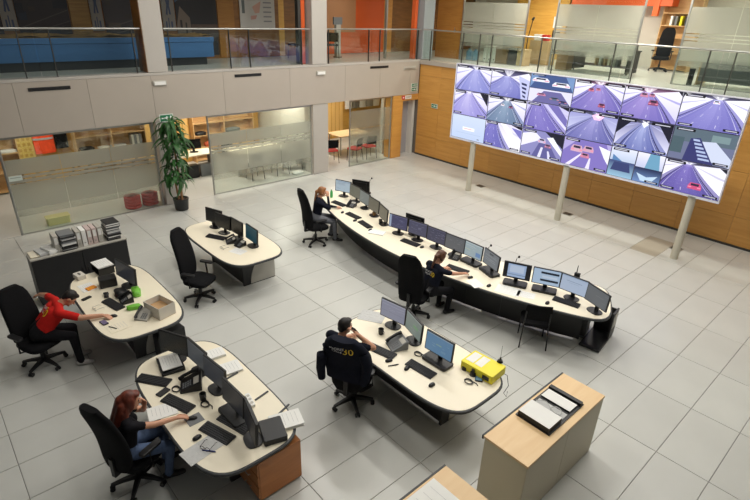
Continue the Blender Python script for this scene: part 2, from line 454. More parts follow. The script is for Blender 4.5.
# ------------------------------------------------------------------ glazing under the gallery
def film_bands(mb, y0, y1, x, zs):
    for a, b in zs: mb.box((x, y0, a), (x+0.003, y1, b))
def window(n, y0, y1, label, ft=1.78, fb=0.60, lines=((1.40, 1.425), (1.31, 1.335), (1.22, 1.235)), film=None, posts=True):
    w = struct('window_%d' % n, MB().box((XL-0.075, y0, ZF-0.06), (XL-0.045, y1, ZF-0.012)).box((XL-0.075, y0, 0.0), (XL-0.045, y1, 0.02)), M_steel)
    k = max(1, round((y1-y0)/1.25)); st = (y1-y0)/k
    for i in range(k):
        a, b = y0+i*st+0.004, y0+(i+1)*st-0.004
        MB().box((XL-0.066, a, 0.02), (XL-0.054, b, ZF-0.06)).build('pane', M_glass, w)
        f = MB(); z = ft
        for lt, lb in [(q[1], q[0]) for q in lines]:
            f.box((XL-0.053, a, lt), (XL-0.051, b, z)); z = lb
        f.box((XL-0.053, a, fb+0.0), (XL-0.051, b, z)); f.build('frosted_film', film or M_frost, w)
        g = MB()
        for lb, lt in lines:                      # short film tabs break the clear lines into dashes
            for q in range(3):
                yy = a + (b-a)*(0.15+0.3*q+0.06*math.sin(lb*50+q)); g.box((XL-0.053, yy, lb), (XL-0.051, yy+0.05+0.03*q, lt))
        g.box((XL-0.053, a, fb-0.16), (XL-0.051, b, fb)); g.build('film_edge', M_frostl, w)
    if posts:
        for yy in (y0, y1): MB().cyl((XL-0.06, yy, 0), (XL-0.06, yy, ZF-0.012), 0.028, n=10).build('post', M_steel, w)
    w['label'] = label
    return w
window(1, -6.06, -2.70, 'wide frosted glass partition behind the ring binders')
window(2, -1.19, 2.30, 'frosted glass partition of the meeting room between plant and column')
window(3, 3.93, 5.86, 'narrow frosted glass partition beside the maple pier', ft=1.92, fb=0.9, lines=((1.28, 1.30),), film=M_frostl)
# ------------------------------------------------------------------ rooms under the gallery
struct('wall_left_rear', MB().box((-15.45, -11.3, 0), (-15.2, 9.0, 2.80)), M_woody)
struct('wall_meeting_end', MB().box((-15.2, 8.85, 0), (-12.3, 9.0, 2.80)), M_woody)
struct('wall_meeting_divider', MB().box((-15.2, 2.55, 0), (-11.9, 2.65, 2.80)), M_wallg)
def bookcase(x, y0, y1, z1, rows, cols, label):
    t = thing('bookcase', label, 'bookcase', (x, (y0+y1)/2, 0)); w = y1-y0; d = 0.34
    MB().box((-0.012, -w/2, 0), (0, w/2, z1)).build('back_panel', M_shelf, t)
    for i in range(cols+1):
        yy = -w/2 + w*i/cols; MB().box((0, yy-0.014, 0), (d, yy+0.014, z1)).build('upright', M_shelf, t)
    for j in range(rows+1):
        zz = 0.06 + (z1-0.08)*j/rows; MB().box((0, -w/2, zz-0.014), (d-0.01, w/2, zz+0.014)).build('shelf', M_shelf, t)
    return [0.06 + (z1-0.08)*j/rows + 0.014 for j in range(rows)]
zsA = bookcase(-15.19, -7.4, -5.28, 2.2, 4, 2, 'birch bookcase at the left end, behind the frosted partition')
zsB = bookcase(-15.19, -3.80, -1.75, 2.2, 5, 2, 'birch bookcase right of the orange vest, behind the frosted partition')
zsC = bookcase(-15.19, -0.15, 2.15, 2.2, 5, 2, 'birch bookcase of the meeting room, behind the frosted glass')
# things lying on the shelves
def lump(loc, d, m, label, cat, name, rz=0):
    mb = MB(); rg = []
    for k, (f, z) in enumerate(((0.9, 0), (1, 0.3), (0.95, 0.75), (0.6, 1.0))):
        rg.append([Vector((x*f*d[0]/2, y*f*d[1]/2 + 0.02*math.sin(3*k+x), z*d[2])) for x, y in superell(1, 1, 3, 14)])
    mb.loft(rg); o = mb.build(name, m, None, loc, rz, smooth=True); return tag(o, label, cat)
def binderrow(x, y, z, n, cols, what):
    for k in range(n):
        c = cols[k % len(cols)]
        o = MB().box((0, -0.035, 0), (0.27, 0.035, 0.31)).build('ring_binder', c, None, (x, y+k*0.078, z), bevel=0.004)
        tag(o, what, 'binder', what)
lump((-15.0, -3.50, zsB[2]), (0.24, 0.42, 0.09), M_black, 'flat black bag lying on the bookcase right of the orange vest', 'bag', 'cloth_bag')
lump((-15.0, -3.02, zsB[2]), (0.24, 0.36, 0.05), M_paper, 'low white stack on the bookcase right of the orange vest', 'papers', 'paper_stack')
lump((-15.0, -2.6, zsB[2]), (0.24, 0.5, 0.05), M_paperg, 'grey papers lying left of the small row of binders', 'papers', 'paper_stack')
binderrow(-15.15, -2.16, zsB[2], 4, [M_lgrey, M_mid], 'grey binder standing in the bookcase near the tall plant')
lump((-15.0, 0.15, zsC[2]), (0.24, 0.4, 0.12), M_black, 'black bag on the left bay of the meeting room bookcase', 'bag', 'cloth_bag')
lump((-15.0, 1.35, zsC[2]), (0.26, 0.62, 0.13), mat('grey_felt', (110, 116, 112), 0.9), 'grey bag on the right bay of the meeting room bookcase', 'bag', 'cloth_bag')
lump((-15.0, 0.5, zsC[1]), (0.24, 0.5, 0.16), mat('brick_red', (190, 92, 60), 0.8), 'orange red box low in the meeting room bookcase', 'box', 'shelf_box')
lump((-15.0, -5.55, zsA[2]), (0.24, 0.6, 0.08), M_paper, 'white stack on the bookcase at the far left end', 'papers', 'paper_stack')
# perforated yellow board, vest and jacket
t = thing('pegboard', 'yellow perforated board hanging left of the orange vest', 'board', (-15.18, -5.06, 0))
MB().box((0, -0.21, 0.75), (0.03, 0.21, 2.2)).build('board', mat('pale_yellow', (222, 196, 110), 0.6), t)
for i in range(3):
    for j in range(8): MB().box((0.03, -0.16+i*0.12, 0.9+j*0.155), (0.034, -0.09+i*0.12, 0.99+j*0.155)).build('slot', mat('ochre', (196, 160, 76), 0.6), t)
def garment(loc, m, label, name, strips=True, h=0.75, w=0.5):
    t = thing(name, label, 'vest' if strips else 'jacket', loc)
    rg = []
    for k in range(8):
        z = -h*k/7; ww = w*(0.55+0.45*min(1, k/2.0)); ring = []
        for q in range(20):
            a = 2*math.pi*q/20; ring.append(Vector((0.09+0.07*math.sin(a)+0.018*math.cos(7*a+k), ww/2*math.cos(a)*(1+0.04*math.sin(5*a)), z)))
        rg.append(ring)
    MB().loft(rg).build('body', m, t, smooth=True)
    if strips:
        for zz in (-0.3, -0.5):
            rr = [[Vector((0.09+0.085*math.sin(2*math.pi*q/20)+0.006, w/2*1.03*math.cos(2*math.pi*q/20), z2)) for q in range(20)] for z2 in (zz, zz-0.05)]
            MB().loft(rr).build('reflective_band', M_reflect, t)
    MB().tube([(0.02, 0, 0.02), (0.05, 0, 0.08), (0.09, 0, 0.05), (0.09, 0, -0.02)], 0.006, 6).build('hanger_hook', M_steel, t)
    return t
garment((-15.16, -4.58, 1.92), M_vest, 'bright orange safety vest hanging above the frosted glass', 'safety_vest', True, 0.95, 0.52)
garment((-15.16, -4.13, 1.86), M_bmatte, 'black jacket hanging right of the orange vest', 'hanging_jacket', False, 0.8, 0.34)
# yellow corrugated panel behind the plant
t = thing('slatted_screen', 'yellow grid screen on the rear wall behind the tall plant', 'screen', (-15.18, -0.95, 0))
MB().box((0, -0.72, 0.0), (0.03, 0.72, 2.3)).build('board', M_woody, t)
for i in range(7): MB().box((0.03, -0.70+i*0.21, 0.4), (0.045, -0.54+i*0.21, 2.28)).build('slat', mat('pale_maple', (232, 190, 116), 0.5), t)
t = thing('slatted_screen', 'yellow grid screen in the open meeting room beside the second column', 'screen', (-15.18, 5.9, 0))
MB().box((0, -0.75, 0.0), (0.03, 0.75, 2.6)).build('board', M_woody, t)
for i in range(7): MB().box((0.03, -0.72+i*0.21, 0.1), (0.045, -0.56+i*0.21, 2.55)).build('slat', mat('pale_maple', (232, 190, 116), 0.5), t)
# paper notices and whiteboards
def sheet(name, loc, w, h, polys, label, cat, rz=R(90), depth=0.012, m=M_white):
    t = thing(name, label, cat, loc, rz)
    MB().box((-w/2, 0, -h/2), (w/2, depth, h/2)).build('backing', m, t)
    picture('print', w, h, polys, t, (0, -0.001, 0), 0)
    return t
lines = [(rect(0, 0, 1, 1), (228, 230, 226))] + [(rect(0.1, 0.12+0.1*k, 0.45+0.4*((k*7) % 5)/5, 0.16+0.1*k), (120, 140, 150)) for k in range(7)]
sheet('wall_notice', (-15.17, 3.35, 1.33), 0.55, 0.45, lines, 'white notice sheet pinned on the maple wall of the meeting room', 'notice')
for k in range(5):
    c = [(235, 232, 225), (120, 118, 112), (226, 222, 214), (150, 150, 146), (230, 228, 220)][k]
    garment((-15.16, 6.85+k*0.40, 1.95), mat('coat_%d' % k, c, 0.9), ['white lab coat hanging at the left of the coat row', 'dark grey coat hanging second in the coat row', 'cream coat hanging in the middle of the coat row', 'mid grey coat hanging fourth in the coat row', 'white coat hanging at the right end of the coat row'][k], 'hanging_coat', False, 0.75, 0.36)
# meeting room furniture
def table(name, loc, w, d, h, m, label, rz=0, legs=True):
    t = thing(name, label, 'table', loc, rz)
    MB().prism(rrect(w, d, 0.06), h-0.03, h).build('tabletop', m, t)
    for sx in (-1, 1):
        for sy in (-1, 1): MB().cyl((sx*(w/2-0.1), sy*(d/2-0.1), 0), (sx*(w/2-0.1), sy*(d/2-0.1), h-0.03), 0.025, n=8).build('leg', M_steel, t)
    return t
table('meeting_table', (-13.0, 1.1, 0), 1.9, 1.0, 0.74, M_cream, 'pale meeting table behind the frosted glass', R(90))
table('meeting_table', (-13.1, 5.25, 0), 1.5, 0.9, 0.74, M_ctop, 'maple meeting table beside the red seated chairs', R(90))
def visitor_chair(loc, rz, label, seat_m=M_red, back_m=M_bmatte, group=None):
    t = thing('visitor_chair', label, 'chair', loc, rz, group)
    MB().prism(rrect(0.46, 0.44, 0.08), 0.42, 0.475).build('seat', seat_m, t, bevel=0.015)
    rg = []
    for v in range(6):
        z = 0.56+0.30*v/5; w = 0.44*(1-0.10*abs(v-2.5)/2.5); y = -0.215-0.02*v/5*3
        rg.append([Vector((x, y+yy+0.10*(x/0.22)**2*0.35, z)) for x, yy in superell(w/2, 0.018, 3, 20)])
    MB().loft(rg).build('backrest', back_m, t, smooth=True)
    for sx in (-1, 1):
        MB().tube([(sx*0.21, 0.2, 0), (sx*0.2, 0.18, 0.42)], 0.012, 8).build('leg', M_black, t)
        MB().tube([(sx*0.22, -0.24, 0), (sx*0.2, -0.19, 0.42), (sx*0.19, -0.235, 0.72)], 0.012, 8).build('leg', M_black, t)
    return t
visitor_chair((-12.25, 3.75, 0), R(75), 'red seated chair farthest left in the open meeting room')
visitor_chair((-11.95, 4.62, 0), R(110), 'red seated chair nearest the narrow frosted pane, left one')
visitor_chair((-11.95, 5.3, 0), R(80), 'red seated chair nearest the narrow frosted pane, right one')
visitor_chair((-13.55, 4.35, 0), R(-40), 'black backed chair with red seat in front of the slatted wall')
for k, (x, y, a) in enumerate(((-12.1, 0.55, 90), (-12.1, 1.5, 85), (-14.0, 0.7, -90), (-12.35, 2.2, 170))):
    visitor_chair((x, y, 0), R(a), ['dark chair behind the frosted glass, near side left', 'dark chair behind the frosted glass, near side right', 'dark chair on the far side of the meeting table', 'dark chair at the column end of the meeting table'][k], M_bmatte)
lump((-11.75, 1.95, 0.0), (0.3, 0.4, 0.1), M_paper, 'white papers on the floor behind the meeting room glass', 'papers', 'paper_stack')
# small workplace in the opening beside the plant
t = thing('side_desk', 'small desk in the opening behind the tall plant', 'desk', (-13.55, -0.75, 0), R(90))
MB().box((-0.6, -0.35, 0.71), (0.6, 0.35, 0.74)).build('tabletop', M_cream, t)
MB().box((-0.58, -0.33, 0), (-0.55, 0.33, 0.71)).build('side_panel', M_dark, t); MB().box((0.55, -0.33, 0), (0.58, 0.33, 0.71)).build('side_panel', M_dark, t)
o = MB().box((-0.1, -0.2, 0), (0.1, 0.2, 0.42)).build('computer_tower', M_black, None, (-13.35, -1.0, 0.0), bevel=0.006); tag(o, 'black computer tower under the small desk behind the plant', 'computer')
o = MB().box((-0.09, -0.18, 0), (0.09, 0.18, 0.40)).build('computer_tower', M_mid, None, (-13.35, -0.55, 0.0), bevel=0.006); tag(o, 'grey computer tower under the small desk behind the plant', 'computer')
# red coiled fire hoses, pale box, dark chairs behind partition one
for k, (y, lb) in enumerate(((-3.40, 'red coiled hose on the floor behind glass, left one'), (-2.94, 'red coiled hose on the floor behind glass, right one'))):
    mb = MB()
    for q in range(4):
        pts = [(0.17*math.cos(a*math.pi/8), 0.17*math.sin(a*math.pi/8), 0.05+0.085*q) for a in range(17)]
        mb.tube(pts, 0.047, 8)
    o = mb.build('coiled_hose', M_red, None, (-11.72, y, 0), smooth=True); tag(o, lb, 'hose')
o = MB().prism(rrect(0.5, 0.26, 0.03), 0, 0.17).build('storage_box', mat('straw_plastic', (214, 204, 138), 0.6), None, (-11.72, -5.22, 0), R(90), bevel=0.01); tag(o, 'pale yellow storage box on the floor behind the frosted partition', 'box')
lid = MB().prism(rrect(0.53, 0.29, 0.03), 0.17, 0.20).build('lid', mat('straw_plastic', (214, 204, 138), 0.6), o)
t = table('work_table', (-13.2, -6.9, 0), 1.4, 0.7, 0.74, M_dark, 'dark work table at the far left edge behind the glass', R(90))
o = MB().box((-0.2, -0.18, 0), (0.2, 0.18, 0.34)).build('printer', M_black, None, (-13.2, -6.5, 0.74), bevel=0.02); tag(o, 'black printer on the dark table at the far left edge', 'printer')
for y in (-5.0, -0.2, 5.0): lamp((-13.6, y, 2.79), 'ceiling lamp in the rooms under the gallery', (1.2, 0.3), LOW_W*(0.55 if y < -4 else 1.0), (1.0, 0.93, 0.80), 'lamps under the gallery')
lamp((-13.0, 2.0, 2.79), 'ceiling lamp in the rooms under the gallery', (1.2, 0.3), LOW_W*0.7, (1.0, 0.93, 0.82), 'lamps under the gallery')

# ------------------------------------------------------------------ upstairs: railings
def railing(name, label, p0, p1, posts, joints):
    p0 = Vector(p0); p1 = Vector(p1); L_ = (p1-p0).length; d = (p1-p0).normalized()
    t = thing(name, label, 'railing', (p0.x, p0.y, ZS), math.atan2(d.y, d.x))
    MB().cyl((0, 0, ZR-ZS), (L_, 0, ZR-ZS), 0.022, n=10).build('handrail', M_steel, t)
    for a, b in zip(joints[:-1], joints[1:]): MB().box((a+0.01, 0.02, 0.06), (b-0.01, 0.032, ZR-ZS-0.04)).build('pane', M_rail, t)
    for s_ in posts:
        MB().box((s_-0.009, -0.03, 0.02), (s_+0.009, 0.015, ZR-ZS-0.02)).build('post', M_steeld, t)
        MB().box((s_-0.03, -0.04, 0.005), (s_+0.03, 0.03, 0.02)).build('post_foot', M_steel, t)
railing('glass_railing', 'glass railing of the gallery left of the first pillar, before the blue model', (XL-0.07, -9.8, 0), (XL-0.07, -2.66, 0), [1.6, 2.2, 4.6, 5.2, 6.95], [0.0, 2.45, 4.9, 7.12])
railing('glass_railing', 'glass railing of the gallery between the two pillars', (XL-0.07, -2.08, 0), (XL-0.07, 2.33, 0), [0.1, 1.75, 2.35, 4.1], [0.0, 2.05, 4.4])
railing('glass_railing', 'glass railing before the orange wall, right of the second pillar', (XL-0.07, 2.95, 0), (XL-0.07, 7.2, 0), [0.08, 1.75, 2.25, 4.1], [0.0, 2.0, 4.2])
railing('glass_railing', 'long glass railing above the video wall', (XL+0.02, YB+0.03, 0), (3.5, YB+0.03, 0), [0.4, 1.85, 2.54, 3.03, 4.81, 5.26, 7.04, 7.62, 9.33, 9.88, 11.7, 12.3], [0.0, 2.2, 2.8, 5.03, 7.3, 9.6, 12.0, 14.3])

# ------------------------------------------------------------------ upstairs left: exhibition gallery
XW = -14.5
wl = struct('wall_upper_left', MB().box((XW-0.3, -11.3, ZS), (XW-0.02, 4.6, 6.0)), M_woodd)
def panel_x(y0, y1, m, z0=ZS+0.02, z1=5.95, nm='panel'):
    MB().box((XW-0.02, y0, z0), (XW+0.01, y1, z1)).build(nm, m, wl)
panel_x(-3.35, -2.86, wood('olive_panel', (150, 116, 60), (128, 96, 46), 0.45)); panel_x(0.93, 1.5, wood('amber_panel', (160, 112, 50), (138, 92, 38), 0.45)); panel_x(1.5, 3.2, M_woodd); panel_x(3.2, 3.42, M_woody)
def nightpic(seed):
    rr = random.Random(seed); out = [(rect(0,0,1,1), lambda u, v: (30+18*v, 28+12*v, 34+6*v))]
    for k in range(12):
        u, v = rr.random(), 0.2+0.7*rr.random(); w = 0.08+0.25*rr.random(); h = 0.03+0.1*rr.random(); c = rr.choice([(50, 40, 36), (22, 24, 34), (62, 52, 44), (40, 34, 30), (28, 36, 50)])
        out.append((rect(u-w/2, v-h/2, u+w/2, v+h/2), c))
    for k in range(5):
        v = 0.55+0.08*k; out.append(([(0, v+0.1), (1, v-0.1+0.04*k), (1, v-0.09+0.04*k), (0, v+0.115)], (66, 60, 58)))
    return out
def mural(y0, y1, pics, label):
    sheet('photo_mural', (XW+0.012, (y0+y1)/2, 4.72), y1-y0, 2.3, pics, label, 'mural', depth=0.02, m=M_black).rotation_euler.z = R(90)
housepic = [(rect(0,0,1,1), (26, 24, 27)), ([(0,0.62),(0.1,0.38),(0.32,0.52),(0.34,0.75),(0,0.82)], (104, 92, 80)), (rect(0.08,0.55,0.13,0.66), (40,34,32)), (rect(0.2,0.58,0.24,0.72), (44,38,34)), (rect(0.34,0.6,1.0,0.72), (72, 56, 46)), ([(0,0.85),(0.3,0.75),(1,0.7),(1,0.76),(0.3,0.85),(0,0.95)], (80, 72, 66)), ([(0,0),(0.2,0),(0.1,0.3),(0,0.34)], (52, 74, 98))]
mural(-7.6, -4.95, nightpic(3), 'dark night photograph mural at the far left end upstairs')
mural(-4.6, -3.38, nightpic(5), 'dark photograph mural between white strip and yellow wood, far left upstairs')
mural(-2.5, -0.95, nightpic(8), 'dark photograph mural partly hidden by the first pillar')
mural(-0.44, 0.9, housepic, 'dark mural showing a pale house right of the first pillar')
def banner(y0, y1, label):
    P = [(rect(0,0,1,1), (122, 118, 112)), ([(0.3,0.2),(0.5,0.12),(0.72,0.2),(0.62,0.42),(0.7,0.62),(0.55,0.62),(0.5,0.46),(0.42,0.64),(0.28,0.62),(0.4,0.4)], (52, 66, 92)), (rect(0.2,0.78,0.32,0.93), (56,70,96)), (rect(0.42,0.7,0.5,0.93), (56,70,96)), (rect(0.62,0.78,0.76,0.93), (56,70,96))]
    t = sheet('exhibition_banner', (XW+0.03, (y0+y1)/2, 4.9), y1-y0, 1.2, P, label, 'banner', depth=0.02)
banner(-4.94, -4.62, 'narrow pale banner at the far left end upstairs')
banner(-2.84, -2.54, 'narrow pale banner with blue figure left of the first pillar')
banner(-0.86, -0.48, 'narrow pale banner with blue figure right of the first pillar')
P = [(rect(0,0,1,1), (188, 186, 182)), (rect(0.06,0.2,0.14,0.62), (96,104,104)), ([(0.35,0.45),(0.6,0.3),(0.55,0.6),(0.42,0.62)], (190,150,136)), ([(0.3,0.68),(0.48,0.66),(0.44,0.76),(0.3,0.78)], (184,140,130))]
P += [(rect(0.66, 0.08+0.12*k, 0.9, 0.115+0.12*k), (130, 130, 136)) for k in range(7)]
sheet('map_poster', (XW+0.055, 2.36, 4.98), 1.32, 1.2, P, 'large white poster with small text on the brown wall upstairs', 'poster', depth=0.03)
# blue model table
t = thing('model_table', 'long blue plinth with a brown terrain model behind the gallery railing', 'model', (-13.1, -3.4, ZS))
MB().box((-0.9, -5.4, 0.22), (0.28, 3.28, 0.62)).build('blue_apron', M_blue, t)
MB().box((-0.92, -5.42, 0.63), (0.30, 3.30, 0.76)).build('blue_rim', M_blue, t)
MB().box((-0.8, -5.3, 0.0), (0.15, 3.1, 0.22)).build('plinth', M_black, t)
mb = MB(); nx, ny = 8, 60
vs_ = [(-0.9+1.18*i/nx, -5.4+8.68*j/ny, 0.765+0.05*abs(math.sin(i*1.3+j*0.7)*math.cos(j*0.31))+0.012) for j in range(ny+1) for i in range(nx+1)]
fs_ = [(j*(nx+1)+i, j*(nx+1)+i+1, (j+1)*(nx+1)+i+1, (j+1)*(nx+1)+i) for j in range(ny) for i in range(nx)]
mb.add(vs_, fs_); mb.box((-0.9, -5.4, 0.76), (0.28, 3.28, 0.77)); mb.build('terrain', M_terrain, t)
# pale room with seats behind, orange frames and wall
struct('wall_upper_pale', MB().box((-16.2, 4.6, ZS), (-16.0, 5.2, 6.0)), M_wallg)
wo = struct('wall_upper_orange', MB().box((XW-0.3, 5.15, ZS), (XW-0.02, 15, 6.0)), M_wallg)
MB().box((XW-0.02, 5.2, ZS+0.02), (XW+0.01, 8.2, 4.25)).build('panel', M_orange, wo)
MB().box((XW-0.02, 5.2, 4.25), (XW+0.01, 6.7, 5.95)).build('panel', mat('tan_wall', (178, 130, 92), 0.6), wo)
MB().box((XW-0.02, 6.7, 4.25), (XW+0.01, 8.2, 5.95)).build('panel', M_orange, wo)
MB().box((XW-0.02, 8.2, ZS+0.02), (XW+0.02, 8.65, 5.95)).build('panel', M_wood, wo)
MB().box((XW-0.02, 8.65, ZS+0.02), (XW+0.01, 14.9, 5.95)).build('panel', M_woodd, wo)
for y0, y1, m, lb in ((2.06, 2.16, M_steeld, 'trim_4'), (2.17, 2.30, M_orange, 'trim_5'), (7.04, 7.18, M_orange, 'trim_6')):
    struct(lb, MB().box((-11.78, y0, ZS+0.035), (-11.62, y1, 6.0)), m)
struct('trim_7', MB().box((-12.4, 6.30, ZS+0.01), (-12.3, 6.36, 6.0)), M_steel)
t = thing('hat_stand', 'grey display stand before the orange wall upstairs', 'stand', (-13.4, 4.95, ZS))
MB().cyl((0,0,0), (0,0,0.03), 0.16, n=16).build('base', M_steeld, t); MB().box((-0.06,-0.1,0.03), (0.06,0.1,1.1)).build('column', M_lgrey, t); MB().box((-0.03,-0.19,1.1), (0.03,0.19,1.34)).build('sign_plate', M_mid, t)
for k in range(3): visitor_chair((-13.6+0.2*k, 3.3+0.62*k, ZS), R(100-20*k), ['dark seat upstairs nearest the white poster', 'dark seat upstairs in the middle of three', 'dark seat upstairs nearest the second pillar'][k], M_navy)

# ------------------------------------------------------------------ upstairs right: glazed offices
YG = 9.0
wd = struct('wall_upper_door_panel', MB().box((-12.3, YG, ZS), (-11.08, YG+0.08, 6.2)), wood('mid_panel', (184, 130, 62), (164, 110, 48), 0.4))
MB().cyl((-11.35, YG-0.05, ZS+1.0), (-11.35, YG, ZS+1.0), 0.014).box((-11.36, YG-0.06, ZS+0.92), (-11.34, YG-0.045, ZS+1.12)).build('door_handle', M_steel, wd)
def office_glass(n, x0, x1, label):
    w = struct('window_%d' % n, MB().box((x0, YG-0.03, 6.14), (x1, YG+0.03, 6.2)).box((x0, YG-0.03, ZS), (x1, YG+0.03, ZS+0.02)), M_steel)
    k = max(1, round((x1-x0)/1.3)); st = (x1-x0)/k
    for i in range(k):
        a, b = x0+i*st+0.005, x0+(i+1)*st-0.005
        MB().box((a, YG-0.006, ZS+0.02), (b, YG+0.006, 6.14)).build('pane', M_glass, w)
        f = MB(); z = 5.44
        for lt, lb in ((4.80, 4.775), (4.71, 4.685), (4.62, 4.60)): f.box((a, YG-0.011, lt), (b, YG-0.008, z)); z = lb
        f.box((a, YG-0.011, 4.10), (b, YG-0.008, z)); f.build('frosted_film', M_frost, w)
        MB().box((a, YG-0.011, 3.96), (b, YG-0.008, 4.10)).build('film_edge', M_frostl, w)
    for xx in (x0, x1): MB().box((xx-0.02, YG-0.03, ZS), (xx+0.02, YG+0.03, 6.2)).build('post', M_steel, w)
    w['label'] = label
office_glass(4, -11.03, -8.30, 'frosted office glazing upstairs next to the brown wood door')
office_glass(5, -7.20, -4.50, 'frosted office glazing upstairs before the black desk')
office_glass(6, -3.30, 1.6, 'frosted office glazing upstairs at the right edge')
struct('wall_upper_back', MB().box((-14.4, 13.9, ZS), (5, 14.1, 6.2)), M_wallg)
wy = struct('wall_upper_divider_left', MB().box((-11.6, 13.2, ZS), (-9.2, 13.3, 6.2)), M_woody)
struct('trim_8', MB().box((-9.0, 13.0, 5.52), (-5.3, 13.9, 6.2)), M_orange)
struct('trim_9', MB().box((-5.88, 12.95, 5.2), (-5.70, 13.1, 6.2)), M_orange)
zsU = None
t = thing('bookcase', 'tall birch bookcase behind the black office chair upstairs', 'bookcase', (-5.0, 13.55, ZS), R(-90)); wB = 1.2
MB().box((-0.012, -wB/2, 0), (0, wB/2, 2.4)).build('back_panel', M_shelf, t)
for yy in (-wB/2, wB/2): MB().box((0, yy-0.015, 0), (0.34, yy+0.015, 2.4)).build('upright', M_shelf, t)
for zz in (0.05, 0.55, 1.05, 1.45, 1.85, 2.38): MB().box((0, -wB/2, zz-0.015), (0.33, wB/2, zz+0.015)).build('shelf', M_shelf, t)
for k in range(4):
    o = MB().box((-0.035, -0.13, 0), (0.035, 0.13, 0.30)).build('ring_binder', [M_paper, M_mid, M_yellow, M_dark][k], None, (-5.3+0.16*k, 13.38, ZS+1.465), bevel=0.004)
    tag(o, ['white binder on the upstairs bookcase', 'grey binder on the upstairs bookcase', 'yellow binder on the upstairs bookcase', 'charcoal binder on the upstairs bookcase'][k], 'binder')
def crate(x, y, z, w, d, h, m, label, name='storage_box', cat='box'):
    o = MB().box((-w/2, -d/2, 0), (w/2, d/2, h)).build(name, m, None, (x, y, z), bevel=0.008)
    MB().box((-w/2-0.006, -d/2-0.006, h-0.05), (w/2+0.006, d/2+0.006, h+0.004)).build('lid', m, o)
    return tag(o, label, cat)
crate(-9.25, 9.35, ZS, 0.50, 0.4, 0.56, M_brown, 'brown box on the office floor upstairs, left of a dark one')
crate(-8.80, 9.35, ZS, 0.32, 0.4, 0.54, M_dark, 'charcoal box on the office floor upstairs between brown and tan ones')
crate(-8.44, 9.35, ZS, 0.30, 0.4, 0.54, M_tan, 'tan box on the office floor upstairs at the glass edge')
for k in range(3):
    o = MB().box((-0.07, -0.15, 0), (0.07, 0.15, 0.55)).build('archive_box', M_paper, None, (-10.05+0.21*k, 9.4, ZS), bevel=0.005); MB().cyl((0, -0.152, 0.1), (0, -0.149, 0.1), 0.025, n=12).build('finger_hole', M_dark, o); tag(o, 'white upright archive box on the office floor upstairs', 'archive box', 'archive boxes upstairs')
for k in range(2):
    o = MB().cyl((0,0,0), (0,0,0.3), 0.12, n=16).cyl((0,0,0.3), (0,0,0.36), 0.12, 0.04, n=16).cyl((0,0,0.36), (0,0,0.4), 0.035, n=12).build('water_bottle', mat('water_blue', (120, 160, 190), 0.15), None, (-10.85+0.3*k, 9.35, ZS), smooth=True); tag(o, ['blue water bottle on the floor nearest the brown wood door upstairs', 'blue water bottle on the floor beside the archive boxes upstairs'][k], 'bottle')
# gap between the glazings: cabinet, lamp, chair, notice
t = thing('low_cabinet', 'cream office cabinet in the gap between glazings upstairs', 'cabinet', (-8.5, 10.6, ZS)); MB().box((-0.42, -0.22, 0), (0.42, 0.22, 0.80)).build('body', M_tan, t, bevel=0.005); MB().box((-0.4, -0.235, 0.05), (-0.01, -0.222, 0.76)).build('door', M_tan, t); MB().box((0.01, -0.235, 0.05), (0.4, -0.222, 0.76)).build('door', M_tan, t)
crate(-8.72, 10.6, ZS+0.80, 0.28, 0.2, 0.2, M_paper, 'white box on the cream cabinet upstairs'); crate(-8.42, 10.6, ZS+0.80, 0.2, 0.2, 0.2, M_red, 'red box on the cream cabinet upstairs')
t = thing('floor_lamp', 'thin black floor lamp leaning in the gap upstairs', 'lamp', (-8.75, 9.9, ZS)); MB().cyl((0,0,0),(0,0,0.03),0.13,n=16).build('base', M_black, t); MB().tube([(0,0,0.03),(0.02,0,0.9),(0.12,0,1.5)],0.015,8).build('pole', M_black, t); MB().cyl((0.10,0,1.48),(0.16,0,1.56),0.05,0.03,n=12).build('shade', M_black, t)
visitor_chair((-7.75, 10.4, ZS), R(30), 'dark chair in the gap between glazings upstairs', M_bmatte)
sheet('wall_notice', (-9.55, 13.19, 4.85), 0.42, 0.42, [(rect(0,0,1,1), (228,228,226)), (rect(0.4,0.35,0.7,0.7), (130,136,140))], 'white notice with a grey mark on the yellow wall upstairs', 'notice', 0)
o = MB().box((-0.16, -0.03, 0), (0.16, 0.03, 0.36)).build('wall_phone', M_black, None, (-9.55, 13.16, 4.2), bevel=0.01); tag(o, 'black wall panel under the upstairs notice', 'panel')
# black desk and cabinets behind glazing two
t = thing('office_desk', 'black open office desk behind the upstairs glazing', 'desk', (-5.9, 10.2, ZS)); MB().box((-0.95, -0.4, 0.68), (0.95, 0.4, 0.72)).build('tabletop', M_dark, t)
for xx in (-0.9, 0.9): MB().box((xx-0.02, -0.38, 0.05), (xx+0.02, 0.38, 0.68)).build('side_panel', M_dark, t); MB().cyl((xx, -0.3, 0.03), (xx+0.02, -0.3, 0.03), 0.03, n=10).build('caster', M_black, t)
MB().box((-0.88, -0.35, 0.2), (0.88, 0.35, 0.22)).build('shelf', M_dark, t)
for k in range(6):
    o = MB().box((-0.04, -0.12, 0), (0.04, 0.12, 0.3)).build('ring_binder', [M_tan, M_paper, M_tan, M_cream, M_paper, M_mid][k], None, (-6.1+0.14*k, 10.1, ZS+0.22), bevel=0.004); tag(o, ['tan binder at the left of the shelf row under the black desk', 'white binder second in the row under the black desk', 'tan binder third in the row under the black desk', 'cream binder fourth in the row under the black desk', 'white binder fifth in the row under the black desk', 'grey binder at the right of the row under the black desk'][k], 'binder')
crate(-7.9+0.9, 9.6, ZS, 0.4, 0.4, 0.66, M_brown, 'brown drawer unit behind the left edge of the middle upstairs glazing', 'drawer_unit', 'cabinet')
lump((-7.0, 9.6, ZS+0.664), (0.3, 0.2, 0.08), M_vest, 'orange cloth on the brown drawer unit upstairs', 'cloth', 'folded_cloth')
